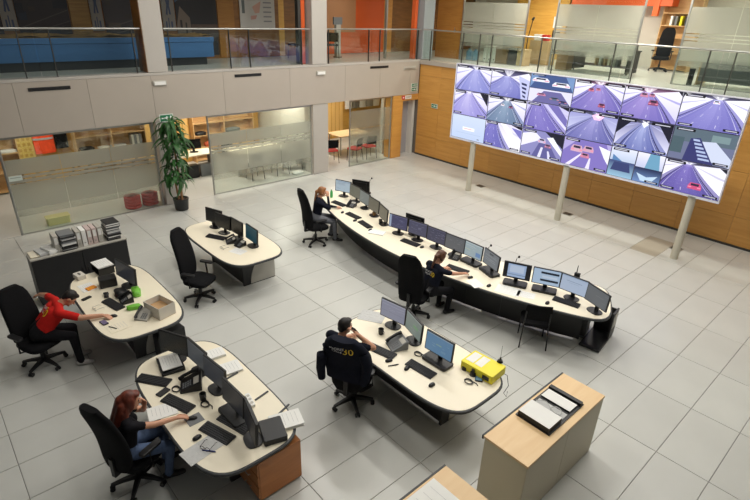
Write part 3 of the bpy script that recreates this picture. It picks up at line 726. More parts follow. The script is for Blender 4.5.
o = MB().cyl((0,0,0),(0,0,0.42),0.07,0.075,n=16).build('umbrella_tube', M_black, None, (-2.92, 9.25, ZS)); MB().cyl((0,0,0.42),(0,0,0.44),0.08,n=16).build('rim', M_steeld, o); tag(o, 'slim black bin standing behind the right upstairs glazing', 'bin')
t = thing('office_desk', 'grey office desk with dark panel behind the right upstairs glazing', 'desk', (-2.0, 10.0, ZS)); MB().box((-0.9,-0.4,0.66),(0.9,0.4,0.70)).build('tabletop', M_lgrey, t); MB().box((-0.85,-0.36,0.1),(0.85,-0.33,0.66)).build('front_panel', M_mid, t)
for xx in (-0.87, 0.87): MB().box((xx-0.02,-0.38,0),(xx+0.02,0.38,0.66)).build('side_panel', M_tan, t)
for x, y in ((-9.5, 11.5), (-6.0, 11.5), (-2.5, 11.5), (-8.0, 8.1), (-4.0, 8.1), (0.5, 11.5)): lamp((x, y, 6.18), 'ceiling lamp of the upstairs offices', (1.2, 0.4), UP_W, (1.0, 0.93, 0.80), 'lamps of the upstairs offices')
lamp((-13.2, 5.8, 5.98), 'ceiling lamp before the orange wall upstairs', (1.0, 0.3), UP_W*0.16, (1.0, 0.9, 0.75), None)
# hall lamps
LV = {0: (0.10, 0.50, 0.75, 0.45), 1: (0.42, 0.90, 1.05, 0.40), 2: (0.42, 0.85, 1.05, 0.40), 3: (0.32, 0.55, 0.80, 0.35)}      # which lamps are dimmed
for i, x in enumerate((-9.2, -6.0, -2.8, 0.4)):
    for j, y in enumerate((-4.8, -1.2, 2.4, 5.6)):
        lamp((x, y, 7.38), 'long ceiling lamp over the hall, out of the photo', (1.5, 0.6), HALL_W*LV[i][j], (1.0, 0.975, 0.925), 'hall ceiling lamps')

# ------------------------------------------------------------------ small fittings on fascia and walls
def vent(y, z, w, label, m=M_dark, h=0.075):
    t = thing('air_vent', label, 'vent', (XL+0.012, y, z)); MB().box((0, -w/2, -h/2), (0.012, w/2, h/2)).build('frame', m, t)
    for k in range(3): MB().box((0.012, -w/2+0.02, -h/2+0.012+k*0.02), (0.018, w/2-0.02, -h/2+0.02+k*0.02)).build('slat', M_black if m is M_dark else M_steel, t)
vent(-4.83, 3.265, 0.84, 'dark slot vent at the left end of the gallery fascia'); vent(0.13, 3.30, 0.84, 'dark slot vent between the two gallery pillars'); vent(5.15, 3.31, 0.84, 'dark slot vent right of the second pillar'); vent(6.65, 3.22, 0.62, 'pale grille vent near the corner of the fascia', M_lgrey, 0.13)
for y, lb in ((-2.38, 'pale emergency light below the first gallery pillar'), (2.66, 'pale emergency light below the second gallery pillar')):
    o = MB().box((0, -0.17, -0.06), (0.05, 0.17, 0.06)).build('emergency_light', M_lgrey, None, (XL+0.012, y, 3.24), bevel=0.01); MB().box((0.05, -0.14, -0.04), (0.056, 0.14, 0.04)).build('diffuser', M_paper, o); tag(o, lb, 'light')
arrow = [(rect(0,0,1,1), (225, 232, 225)), (rect(0.05,0.1,0.95,0.9), (24, 120, 78)), (rect(0.15,0.42,0.5,0.58), (240,244,240)), ([(0.5,0.25),(0.72,0.5),(0.5,0.75)], (240,244,240)), (rect(0.78,0.25,0.88,0.75), (240,244,240))]
sheet('exit_sign', (XL+0.03, 6.93, 2.61), 0.34, 0.13, arrow, 'upper green exit sign on the fascia near the corner', 'sign')
sheet('exit_sign', (XL+0.03, 6.93, 2.46), 0.34, 0.13, arrow, 'lower green exit sign on the fascia near the corner', 'sign')
sheet('exit_sign', (-10.50, YB-0.02, 1.95), 0.30, 0.15, arrow, 'green exit sign on the maple wall beside the video wall', 'sign', 0)
sheet('fire_sign', (XL+0.03, 6.55, 2.20), 0.5, 0.13, [(rect(0,0,1,1), (226,222,214)), (rect(0.0,0.0,0.32,1.0), (206,36,28)), (rect(0.1,0.3,0.22,0.7), (240,220,215)), (rect(0.4,0.3,0.92,0.45), (150,140,132)), (rect(0.4,0.58,0.85,0.7), (150,140,132))], 'red and white fire sign over the maple door', 'sign')
sheet('exit_sign', (XL+0.02, -2.33, 2.36), 0.36, 0.2, arrow, 'green exit sign at the top of the tall plant', 'sign')
sheet('wall_notice', (XL-0.035, -5.9, 1.36), 0.26, 0.12, [(rect(0,0,1,1), (206,216,206)), (rect(0.1,0.3,0.9,0.45), (150,160,150))], 'small pale notice on the left frosted partition', 'notice')
for k, (x, y) in enumerate(((-7.16, 5.95), (-4.05, 5.93), (-1.11, 5.91))):
    t = thing('floor_outlet', ['steel floor outlet behind the left video wall pole', 'steel floor outlet behind the middle video wall pole', 'steel floor outlet behind the right video wall pole'][k], 'outlet', (x, y, 0))
    MB().box((-0.13,-0.11,0.001),(0.13,0.11,0.012)).build('frame', M_steel, t); MB().box((-0.1,-0.08,0.012),(0.1,0.08,0.02)).build('lid', M_steeld, t)
# ------------------------------------------------------------------ tall plant in the opening
def plant():
    t = thing('potted_plant', 'tall drooping green plant in a black pot beside the grey column', 'plant', (-10.80, -2.44, 0))
    prof = [(0.13, 0), (0.17, 0.02), (0.195, 0.28), (0.205, 0.30), (0.205, 0.33), (0.18, 0.33), (0.175, 0.29)]
    mb = MB(); mb.loft([[Vector((r*math.cos(2*math.pi*k/20), r*math.sin(2*math.pi*k/20), z)) for k in range(20)] for r, z in prof]); mb.build('pot', M_black, t, smooth=True)
    MB().cyl((0,0,0.26),(0,0,0.295),0.174,n=20).build('soil', M_soil, t)
    MB().tube([(0.03,0.02,0.28),(0.02,0.04,0.9),(-0.03,0.02,1.5),(-0.02,0,2.2)], [0.035,0.03,0.025,0.012], 8).build('stem', M_bark, t, smooth=True)
    MB().tube([(-0.05,-0.03,0.28),(-0.06,-0.06,0.7),(-0.02,-0.1,1.15)], [0.03,0.026,0.012], 8).build('stem', M_bark, t, smooth=True)
    # one drooping lance leaf, shared
    mes = []
    for ln, dr in ((0.44, 1.0), (0.52, 1.3), (0.36, 0.7)):
        vs = []; fs = []; n = 7
        for i in range(n+1):
            s = i/n; x = ln*(s-0.28*dr*s*s*s); z = 0.10*math.sin(s*1.9)-dr*0.30*ln*s*s*2.2; w = 0.036*math.sin(math.pi*min(1, s*0.93+0.05))**0.8
            vs += [(x, -w, z+0.25*w), (x, 0, z), (x, w, z+0.25*w)]
        for i in range(n):
            a = i*3; fs += [(a, a+1, a+4, a+3), (a+1, a+2, a+5, a+4)]
        me = bpy.data.meshes.new('leaf'); me.from_pydata(vs, [], fs); me.materials.append(M_leaf); me.shade_smooth(); mes.append(me)
    rr = random.Random(4)
    for lo, hi, n, rad in ((1.85, 2.42, 110, 0.10), (1.25, 1.9, 80, 0.09), (0.72, 1.25, 95, 0.12)):
        for k in range(n):
            o = bpy.data.objects.new('leaf', rr.choice(mes)); COL.objects.link(o); o.parent = t
            a = rr.random()*2*math.pi; z = lo+(hi-lo)*rr.random()**0.8
            o.location = (rad*rr.random()*math.cos(a)-0.02, rad*rr.random()*math.sin(a)-(0.07 if hi < 1.3 else 0), z)
            o.rotation_euler = (rr.uniform(-0.5, 0.5), rr.uniform(-0.75, 0.75), a); s = rr.uniform(0.8, 1.2)*(0.62 if math.cos(a) < -0.25 else 1.0); o.scale = (s, s*1.15, s)
plant()

# ------------------------------------------------------------------ video wall
def bar(u0, v0, u1, v1, c=(14, 14, 20)): return (rect(u0, v0, u1, v1), c)
def cap(tl=True, br=True, tr=False, bl=False):
    o = []
    if tl: o += [bar(0.03, 0.02, 0.34, 0.10), bar(0.06, 0.045, 0.3, 0.075, (200, 200, 214))]
    if tr: o += [bar(0.62, 0.02, 1.0, 0.10), bar(0.68, 0.045, 0.94, 0.075, (200, 200, 214))]
    if br: o += [bar(0.74, 0.90, 0.98, 0.97), bar(0.78, 0.92, 0.95, 0.95, (190, 190, 205))]
    if bl: o += [bar(0.02, 0.90, 0.26, 0.97), bar(0.05, 0.92, 0.22, 0.95, (190, 190, 205))]
    return o
def grad(c0, c1, v0=0.0, v1=1.0):
    def f(u, v):
        t_ = max(0, min(1, (v-v0)/(v1-v0))); return tuple(a+(b-a)*t_ for a, b in zip(c0, c1))
    return f
def tunnel(vx, vy, L, Rr, road=((190,186,238),(104,102,176)), wall=((250,248,255),(206,202,246)), top=(60,56,96), lanes=(0.33, 0.66), bend=0.0, tw=0.05):
    if bend == 0.0: bend = 0.10*math.sin(vx*23+vy*41+L*7)
    n = 10
    def edge(x0, x1, s): return (x0+(x1-x0)*s+bend*math.sin(math.pi*s)*0.5-bend*0.15*(1-s), vy+(1.02-vy)*s)
    le = [edge(vx-tw, L, i/n) for i in range(n+1)]; re = [edge(vx+tw, Rr, i/n) for i in range(n+1)]
    mixc = lambda p, q, t_: tuple(x+(y-x)*t_ for x, y in zip(p, q))
    P = [(rect(0,0,1,1), grad(wall[0], wall[1]))]
    # ceiling, darker towards the camera, with side ledges
    P.append(([(vx-tw*1.8, vy), (vx+tw*1.8, vy), (vx+0.62, -0.02), (vx-0.62, -0.02)], grad(mixc(top, (16,16,26), 0.5), mixc(wall[1], top, 0.6), 0, vy+0.01)))
    P.append(([(vx-tw*0.6, vy), (vx+tw*0.6, vy), (vx+0.16, -0.02), (vx-0.16, -0.02)], grad(mixc(top, wall[0], 0.5), wall[0], 0, vy+0.01)))
    for s_, q in ((-1, le), (1, re)):                  # wall bands: a grey strip half way up, a dark kerb at the foot
        k0 = (vx+s_*tw*1.5, vy)
        P.append(([k0, (q[4][0]+s_*0.30, q[4][1]-0.16), (q[n][0]+s_*0.95, 0.62), (q[n][0]+s_*0.95, 0.72), (q[4][0]+s_*0.27, q[4][1]-0.11)], mixc(wall[1], road[1], 0.28)))
        for i in range(n):
            w = 0.016+0.07*i/n; w2 = 0.016+0.07*(i+1)/n
            P.append(([(q[i][0]+s_*w*1.7, q[i][1]-0.01), q[i], q[i+1], (q[i+1][0]+s_*w2*1.7, q[i+1][1]-0.01)], mixc(wall[1], road[1], 0.62)))
            P.append(([(q[i][0]+s_*w*0.5, q[i][1]), q[i], q[i+1], (q[i+1][0]+s_*w2*0.5, q[i+1][1])], mixc(road[1], (40,36,70), 0.55)))
    m = 7
    for i in range(n):                                 # carriageway in strips, paler along the middle
        for k in range(m):
            f0, f1 = k/m, (k+1)/m; t_ = 1-abs((k+0.5)/m-0.45)*2
            c0, c1 = mixc(road[1], road[0], 0.30+0.55*t_), mixc(road[1], road[0], 0.05+0.30*t_)
            pt = lambda r_, f: (le[r_][0]+(re[r_][0]-le[r_][0])*f, le[r_][1])
            P.append(([pt(i, f0), pt(i, f1), pt(i+1, f1), pt(i+1, f0)], grad(mixc(road[0], (255,255,255), 0.15) if i == 0 else mixc(c0, c1, (i/n)), mixc(c0, c1, (i+1)/n), le[i][1], le[i+1][1])))
    for q, full in ((0.06, 1), (0.94, 1)) + tuple((l, 0) for l in lanes):
        for i in range(1, n) if full else range(2, n, 3):
            a = [le[i][k]+(re[i][k]-le[i][k])*q for k in (0,1)]; b = [le[i+1][k]+(re[i+1][k]-le[i+1][k])*q for k in (0,1)]; w = 0.002+0.006*i/n
            P.append(([(a[0]-w, a[1]), (a[0]+w, a[1]), (b[0]+w, b[1]), (b[0]-w, b[1])], mixc(road[1], (232,230,250), 0.75)))
    for i in range(5):                                 # ceiling lights
        y = vy*(0.1+0.17*i); P.append((rect(vx-0.06+0.01*i, y, vx-0.02, y+0.012), (252, 250, 255))); P.append((rect(vx+0.03, y, vx+0.07-0.008*i, y+0.012), (252, 250, 255)))
    P.append(([(0,0),(max(0.0, vx-0.52),0),(0,0.16)], (26,26,40))); P.append(([(1,0),(min(1.0, vx+0.5),0),(1,0.14)], (26,26,40)))
    return P
def car(u, v, s, c=(190, 60, 90), w=1.0):
    c = tuple(int(x+(150-x)*0.25) for x in c) if c[0] > c[2]+20 else c; s *= 0.85
    return [([(u-0.07*s*w, v), (u-0.05*s*w, v-0.07*s), (u+0.05*s*w, v-0.07*s), (u+0.07*s*w, v), (u+0.07*s*w, v+0.06*s), (u-0.07*s*w, v+0.06*s)], c), (rect(u-0.04*s*w, v-0.055*s, u+0.04*s*w, v-0.01*s), (46, 40, 64)), (rect(u-0.065*s*w, v+0.005*s, u-0.03*s*w, v+0.03*s), (236, 140, 170)), (rect(u+0.03*s*w, v+0.005*s, u+0.065*s*w, v+0.03*s), (236, 140, 170))]
def squeeze(P, v0, v1): return [([(u, v0+(v1-v0)*v) for u, v in clip01(p)], (lambda c: (lambda u, v: c(u, (v-v0)/(v1-v0))) if callable(c) else c)(c)) for p, c in P if clip01(p)]
def hsq(P, u0, u1): return [([(u0+(u1-u0)*u, v) for u, v in clip01(p)], (lambda c: (lambda u, v: c((u-u0)/(u1-u0), v)) if callable(c) else c)(c)) for p, c in P if clip01(p)]
pics = {}
pics[0,0] = tunnel(0.56, 0.12, 0.05, 1.2, ((200,200,242),(122,126,198))) + cap(True, False, True)
pics[0,1] = tunnel(0.45, 0.22, -0.7, 0.95, ((186,188,236),(110,112,184)), bend=0.3) + [([(0.72,0.15),(1,0.3),(1,1),(0.84,1)], (196,200,240))] + [([(0.8+0.02*k,0.38+0.15*k),(0.94,0.42+0.15*k),(0.95,0.50+0.15*k),(0.82+0.02*k,0.46+0.15*k)], (50,52,92)) for k in range(4)] + cap(True, False, False, True)
pics[0,2] = squeeze([(rect(0,0,1,1),(120,150,196)), ([(0.2,0),(0.8,0),(1,1),(0,1)],(70,90,140))] + car(0.24,0.4,2.6,(236,240,252),1.3) + car(0.72,0.6,2.8,(240,244,252),1.2) + cap(True, False), 0, 0.5) + squeeze([(rect(0,0,1,1),(226,224,248)), ([(0.1,1),(0.35,0.1),(0.75,0.1),(1,1)],(110,106,160))] + car(0.3,0.4,1.8,(196,120,160)) + car(0.62,0.6,2.0,(90,110,130)) + car(0.82,0.75,1.6,(60,70,110)) + cap(False, True), 0.52, 1)
pics[0,3] = tunnel(0.52, 0.1, -0.2, 1.15, ((190,170,228),(108,100,178)), top=(120,60,90)) + car(0.36,0.3,1.0,(200,90,120)) + car(0.5,0.26,0.8,(210,110,140)) + car(0.63,0.78,1.2,(150,50,80)) + cap(True, True, True)
pics[0,4] = tunnel(0.42, 0.14, -0.35, 0.9, ((196,172,230),(112,104,182)), top=(150,90,120)) + car(0.36,0.24,1.2,(206,130,170)) + car(0.5,0.22,0.9,(200,120,150)) + car(0.55,0.45,1.5,(150,60,100)) + cap(True, False, False, True)
pics[0,5] = tunnel(0.56, 0.1, -0.25, 1.05, ((176,172,230),(110,106,184)), wall=((252,252,255),(236,234,255))) + car(0.53,0.18,0.9,(236,240,255)) + cap(True, True, False, True)
pics[1,0] = tunnel(0.42, 0.05, -0.2, 1.1, ((226,220,250),(136,130,206)), wall=((246,242,255),(200,196,240)), top=(180,170,220)) + [([(0.75,0.0),(1,0.0),(1,0.5)],(30,28,44))] + cap(True, True, False, True)
pics[1,1] = tunnel(0.5, 0.12, -0.1, 0.95, ((170,190,210),(96,116,150)), top=(30,30,44)) + car(0.4,0.3,0.8,(236,236,244)) + car(0.62,0.34,0.9,(120,80,110)) + cap(True, True, True)
pics[1,2] = tunnel(0.25, 0.0, 0.0, 1.0, ((160,150,214),(110,100,180)), wall=((200,196,238),(236,232,255)), tw=0.1) + [([(0.5,0.0),(0.75,0.0),(1,0.45),(1,0.72)],(120,112,180))] + cap(True, True, False, True)
pics[1,3] = tunnel(0.6, 0.12, -0.1, 1.1, ((196,190,240),(92,94,160)), wall=((150,150,206),(220,224,250)), top=(44,40,70)) + [([(0.48,0.12),(0.6,0.02),(0.74,0.12),(0.66,0.26),(0.54,0.26)],(255,206,240)), ([(0.55,0.13),(0.6,0.08),(0.67,0.13),(0.62,0.2)],(255,250,255))] + cap(True, False, True)
pics[1,4] = tunnel(0.5, 0.1, 0.12, 0.9, ((206,214,250),(84,92,160)), wall=((120,120,170),(226,226,250)), top=(24,24,40)) + [([(0,0),(0.3,0.0),(0.0,0.55)],(26,26,44)), ([(0.72,0),(1,0),(1,0.6)],(26,26,44)), ([(0.44,0.1),(0.5,0.03),(0.57,0.1),(0.5,0.24)],(250,252,255))] + cap(True, True, True, True)
pics[1,5] = [(rect(0,0,1,1),(110,116,146)), (rect(0,0,1,0.42),(92,108,120)), ([(0.45,0.35),(0.7,0.3),(1,0.75),(1,1),(0.68,0.9)],(206,214,236)), ([(0.25,1),(0.3,0.3),(0.45,0.25),(0.75,1)],(56,58,110))] + [([(0.34+0.03*k,0.3+0.11*k),(0.44+0.045*k,0.3+0.11*k),(0.46+0.045*k,0.36+0.11*k),(0.35+0.03*k,0.36+0.11*k)],(176,190,226)) for k in range(6)] + [(rect(0.0,0.3,0.2,0.8),(76,96,104)), (rect(0.62,0.1,0.9,0.3),(124,146,150))] + cap(True, True)
pics[2,0] = [(rect(0,0,1,1), grad((206,218,242),(190,206,236))), (rect(0.34,0.48,0.7,0.62),(250,250,252)), (rect(0.38,0.53,0.62,0.57),(236,190,196)), (rect(0.12,0.74,0.9,0.76),(176,196,226)), (rect(0.8,0.9,0.86,0.93),(40,50,70))]
pics[2,1] = tunnel(0.2, 0.02, -0.2, 0.62, ((140,134,206),(100,98,176)), wall=((226,222,250),(252,250,255)), tw=0.08) + [([(0.4,0.0),(0.56,0.0),(1,0.7),(1,0.95)],(252,252,255)), ([(0.72,0.1),(1,0.15),(1,0.5)],(120,116,190))] + cap(True, True, False, True)
pics[2,2] = [(rect(0,0,1,1),(140,138,190)), ([(0,0.2),(0.3,0.05),(0.5,0.3),(0,0.7)],(236,234,252)), ([(0.55,0),(1,0),(1,0.5)],(28,28,46)), ([(0.6,0.2),(0.75,0.15),(1,0.6),(1,0.8)],(246,246,255)), ([(0.3,1),(0.45,0.4),(0.7,0.45),(0.95,1)],(96,94,150)), ([(0.44,1),(0.5,0.6),(0.55,0.6),(0.52,1)],(224,222,246)), ([(0.7,1),(0.66,0.7),(0.7,0.7),(0.78,1)],(224,222,246))] + car(0.5,0.36,1.6,(200,190,220)) + car(0.66,0.52,1.3,(150,110,140)) + cap(True, True, False, True)
pics[2,3] = [(rect(0,0,1,1),(178,168,220)), ([(0,0.5),(0.3,0.0),(0.9,0.0),(1,0.4),(1,1),(0,1)],(130,116,190)), ([(0.75,0.1),(1,0.2),(1,0.7),(0.9,0.5)],(246,244,255)), ([(0.1,1),(0.4,0.5),(0.44,0.5),(0.2,1)],(232,226,250)), ([(0.55,1),(0.6,0.6),(0.63,0.6),(0.64,1)],(232,226,250))] + car(0.3,0.35,2.2,(236,180,206)) + car(0.55,0.3,1.9,(226,170,200)) + car(0.5,0.55,1.6,(210,120,160)) + cap(True, True)
pics[2,4] = hsq([(rect(0,0,1,1), grad((226,230,250),(120,160,190))), (rect(0,0.45,1,1), grad((60,70,120),(150,190,214),0.45,1)), ([(0.2,0.5),(0.8,0.5),(0.9,0.8),(0.1,0.8)],(56,66,112)), ([(0.1,0.25),(0.5,0.45),(0.1,0.45)],(90,130,180))], 0, 0.49) + hsq([(rect(0,0,1,1), grad((236,236,252),(130,150,200))), ([(0.45,0.0),(0.8,0.0),(0.9,0.5),(0.35,0.5)],(110,160,190)), (rect(0,0.5,1,1), grad((30,34,70),(110,140,190),0.5,1)), ([(0.1,0.7),(0.5,0.8),(0.9,0.7),(0.7,0.95),(0.3,0.95)],(190,214,236))], 0.51, 1) + cap(True, True)
pics[2,5] = tunnel(0.38, 0.08, -0.05, 0.98, ((146,132,206),(88,78,154)), wall=((240,238,255),(252,252,255)), lanes=(0.42,)) + car(0.58,0.72,1.9,(226,60,120)) + cap(True, True, False, True)
def video_wall():
    x0, x1, z0, z1, y = -8.0, -0.42, 1.575, 3.72, 5.24
    t = thing('video_wall', 'large video wall of eighteen tunnel camera pictures on three pale poles', 'video wall', ((x0+x1)/2, y, 0))
    w, h = (x1-x0)/6, (z1-z0)/3; W_, H_ = x1-x0, z1-z0; cz = (z0+z1)/2
    MB().box((-W_/2+0.02, 0.02, cz-H_/2+0.02), (W_/2-0.02, 0.13, cz+H_/2-0.02)).build('rear_housing', M_black, t)
    b = 0.022
    MB().box((-W_/2-b, -0.03, cz-H_/2-0.045), (W_/2+b, 0.06, cz-H_/2)).box((-W_/2-b, -0.03, cz+H_/2), (W_/2+b, 0.06, cz+H_/2+b)).box((-W_/2-b, -0.03, cz-H_/2), (-W_/2, 0.06, cz+H_/2)).box((W_/2, -0.03, cz-H_/2), (W_/2+b, 0.06, cz+H_/2)).build('frame', mat('silver_frame', (232, 232, 244), 0.3, 0.1), t)
    for r in range(3):
        for c in range(6):
            d = MB().box((-w/2+0.001, 0, -h/2+0.001), (w/2-0.001, 0.02, h/2-0.001)).build('display', mat('display_bezel', (86, 86, 110), 0.4), t, (-W_/2+w*(c+0.5), -0.0, cz+H_/2-h*(r+0.5)))
            picture('picture', w-0.022, h-0.022, pics[r, c], d, (0, -0.001, 0), 1.08, 0.0001)
    for x in (-7.13, -4.01, -0.94):
        p = MB().cyl((0, 0, 0), (0, 0, z0-0.02), 0.085, n=24).build('support_pole', M_pole, t, (x-(x0+x1)/2, 0.045, 0), smooth=True)
        MB().cyl((0, 0, z0-0.05), (0, 0, z0-0.02), 0.11, n=24).build('collar', M_steel, p)
video_wall()

# ------------------------------------------------------------------ desks
DZ = 0.74
def make_desk(label, cx, cy):
    t = thing('control_desk', label, 'desk', (cx, cy, 0))
    MB().prism(superell(1.25, 0.64, 4.0, 56), DZ-0.045, DZ-0.004).build('edge_band', M_edge, t, bevel=0.012)
    MB().prism(superell(1.225, 0.616, 4.0, 56), DZ-0.03, DZ).build('tabletop', M_cream, t)
    MB().box((-0.66, -0.14, 0.03), (0.66, -0.11, DZ-0.05)).build('front_panel', M_dark, t)
    for sx in (-1, 1):
        e = MB().box((sx*0.68-0.02, -0.16, 0.0), (sx*0.68+0.02, 0.56, DZ-0.05)).build('end_panel', M_dark, t)
        q = [(0.56*math.cos(R(a)), (DZ-0.09)*math.sin(R(a))) for a in range(0, 91, 9)] + [(0, 0)]
        mb = MB(); x = sx*0.705; n = len(q)
        a = [Vector((x-0.004, 0.555-u*1.0, 0.02+v)) for u, v in q]; b_ = [Vector((x+0.004, 0.555-u*1.0, 0.02+v)) for u, v in q]
        mb.loft([a, b_]); mb.build('quarter_inlay', M_lgrey, e)
    MB().box((-0.62, 0.0, 0.55), (0.62, 0.30, 0.57)).build('cable_tray', M_black, t)
    return t
make_desk('cream oval desk in front of the man in red', -5.64, -5.53)
make_desk('empty cream oval desk with four dark monitors, nearest the plant', -6.67, -3.08)
make_desk('cream oval desk of the red haired woman in the foreground', -2.57, -5.52)
make_desk('cream oval desk with a yellow box on its right end', -1.58, -2.92)
# long curved desk
EC = (-4.1, 7.7)
def arc(r, a): return (EC[0]+r*math.sin(a), EC[1]-r*math.cos(a))
def long_desk():
    t = thing('curved_desk', 'long curved control desk with a row of monitors facing the video wall', 'desk', (0, 0, 0))
    def outline(ri, ro, amax, rc):
        out = []; k = 40
        for i in range(k+1): out.append(arc(ro, -amax+2*amax*i/k))
        ea = math.atan2(1, 1)
        a1 = amax; m = (ri+ro)/2; hw = (ro-ri)/2          # right end cap, superelliptic
        for i in range(1, 12):
            th = -math.pi/2 + math.pi*i/12; c, s_ = math.cos(th), math.sin(th)
            rr_ = m - hw*math.copysign(abs(s_)**(2/3.2), s_); ext = rc*abs(c)**(2/3.2)
            out.append(arc(rr_, a1 + ext/m))
        for i in range(k+1): out.append(arc(ri, amax-2*amax*i/k))
        for i in range(1, 12):
            th = math.pi/2 - math.pi*i/12; c, s_ = math.cos(th), math.sin(th)
            rr_ = m - hw*math.copysign(abs(s_)**(2/3.2), s_); ext = rc*abs(c)**(2/3.2)
            out.append(arc(rr_, -a1 - ext/m))
        return out
    MB().prism(outline(7.32, 8.62, 0.425, 0.45), DZ-0.045, DZ-0.004).build('edge_band', M_edge, t, bevel=0.012)
    MB().prism(outline(7.345, 8.595, 0.425, 0.425), DZ-0.03, DZ).build('tabletop', M_cream, t)
    n = 10; am = 0.43
    for i in range(n):            # front panels below the top
        a0, a1 = -am+2*am*i/n+0.0002, -am+2*am*(i+1)/n-0.0002
        o = [arc(8.14, a0), arc(8.14, (a0+a1)/2), arc(8.14, a1), arc(8.11, a1), arc(8.11, (a0+a1)/2), arc(8.11, a0)]
        MB().prism(o, 0.03, DZ-0.05).build('front_panel', M_dark, t)
    for a in (-0.43, -0.215, 0.0, 0.215, 0.43):
        T = Matrix.Translation((EC[0], EC[1], 0)) @ Matrix.Rotation(a, 4, 'Z')
        MB().box((-0.02, -8.10, 0), (0.02, -7.40, DZ-0.05), M=T).build('support_panel', M_dark, t)
long_desk()

# ------------------------------------------------------------------ monitors
def ui(bg, bars=(), noise=0, seed=1, line=None):
    P = [(rect(0,0,1,1), bg)] + [(rect(*b[:4]), b[4]) for b in bars]
    rr = random.Random(seed)
    for k in range(noise):
        u, v = 0.1+0.75*rr.random(), 0.15+0.7*rr.random(); w = 0.04+0.16*rr.random()
        P.append((rect(u, v, u+w, v+0.02), line or tuple(min(255, c+40) for c in bg)))
    return P
def monitor(x, y, ang, label, polys=None, strength=0.62, w=0.475, h=0.30, zb=0.86, wide=False, group=None, tilt=4, z0=DZ):
    t = thing('monitor', label, 'monitor', (x, y, z0), R(ang), group)
    b = 0.014; T = Matrix.Translation((0, 0, zb-z0)) @ Matrix.Rotation(R(-tilt), 4, 'X')
    cs = MB(); cs.box((-w/2, -0.012, 0), (w/2, 0.018, h)); cs.box((-w*0.36, 0.018, h*0.15), (w*0.36, 0.042, h*0.85)); c = cs.build('casing', M_black, t, bevel=0.004); c.matrix_local = T
    if polys: s_ = picture('screen', w-2*b, h-2*b, polys, c, (0, -0.013, h/2), strength, 0.0003)
    else: MB().box((-w/2+b, -0.0145, b), (w/2-b, -0.012, h-b)).build('screen', M_screen_off, c)
    MB().box((-0.035, 0.045, 0.012), (0.035, 0.07, zb-z0+0.13)).build('stand_neck', M_black, t, bevel=0.004)
    if wide: MB().prism(rrect(0.42, 0.22, 0.04), 0.001, 0.045).build('stand_foot', M_black, t, (0, -0.0, 0), bevel=0.008)
    else: MB().prism(superell(0.13, 0.10, 2.6, 24), 0.001, 0.016).build('stand_foot', M_black, t, (0, 0.02, 0), bevel=0.004)
    return t
DOC = [(0.05,0.06,0.95,0.12,(150,170,196)), (0.1,0.2,0.7,0.23,(150,165,180)), (0.1,0.28,0.6,0.31,(160,172,186)), (0.1,0.36,0.66,0.39,(160,172,186))]
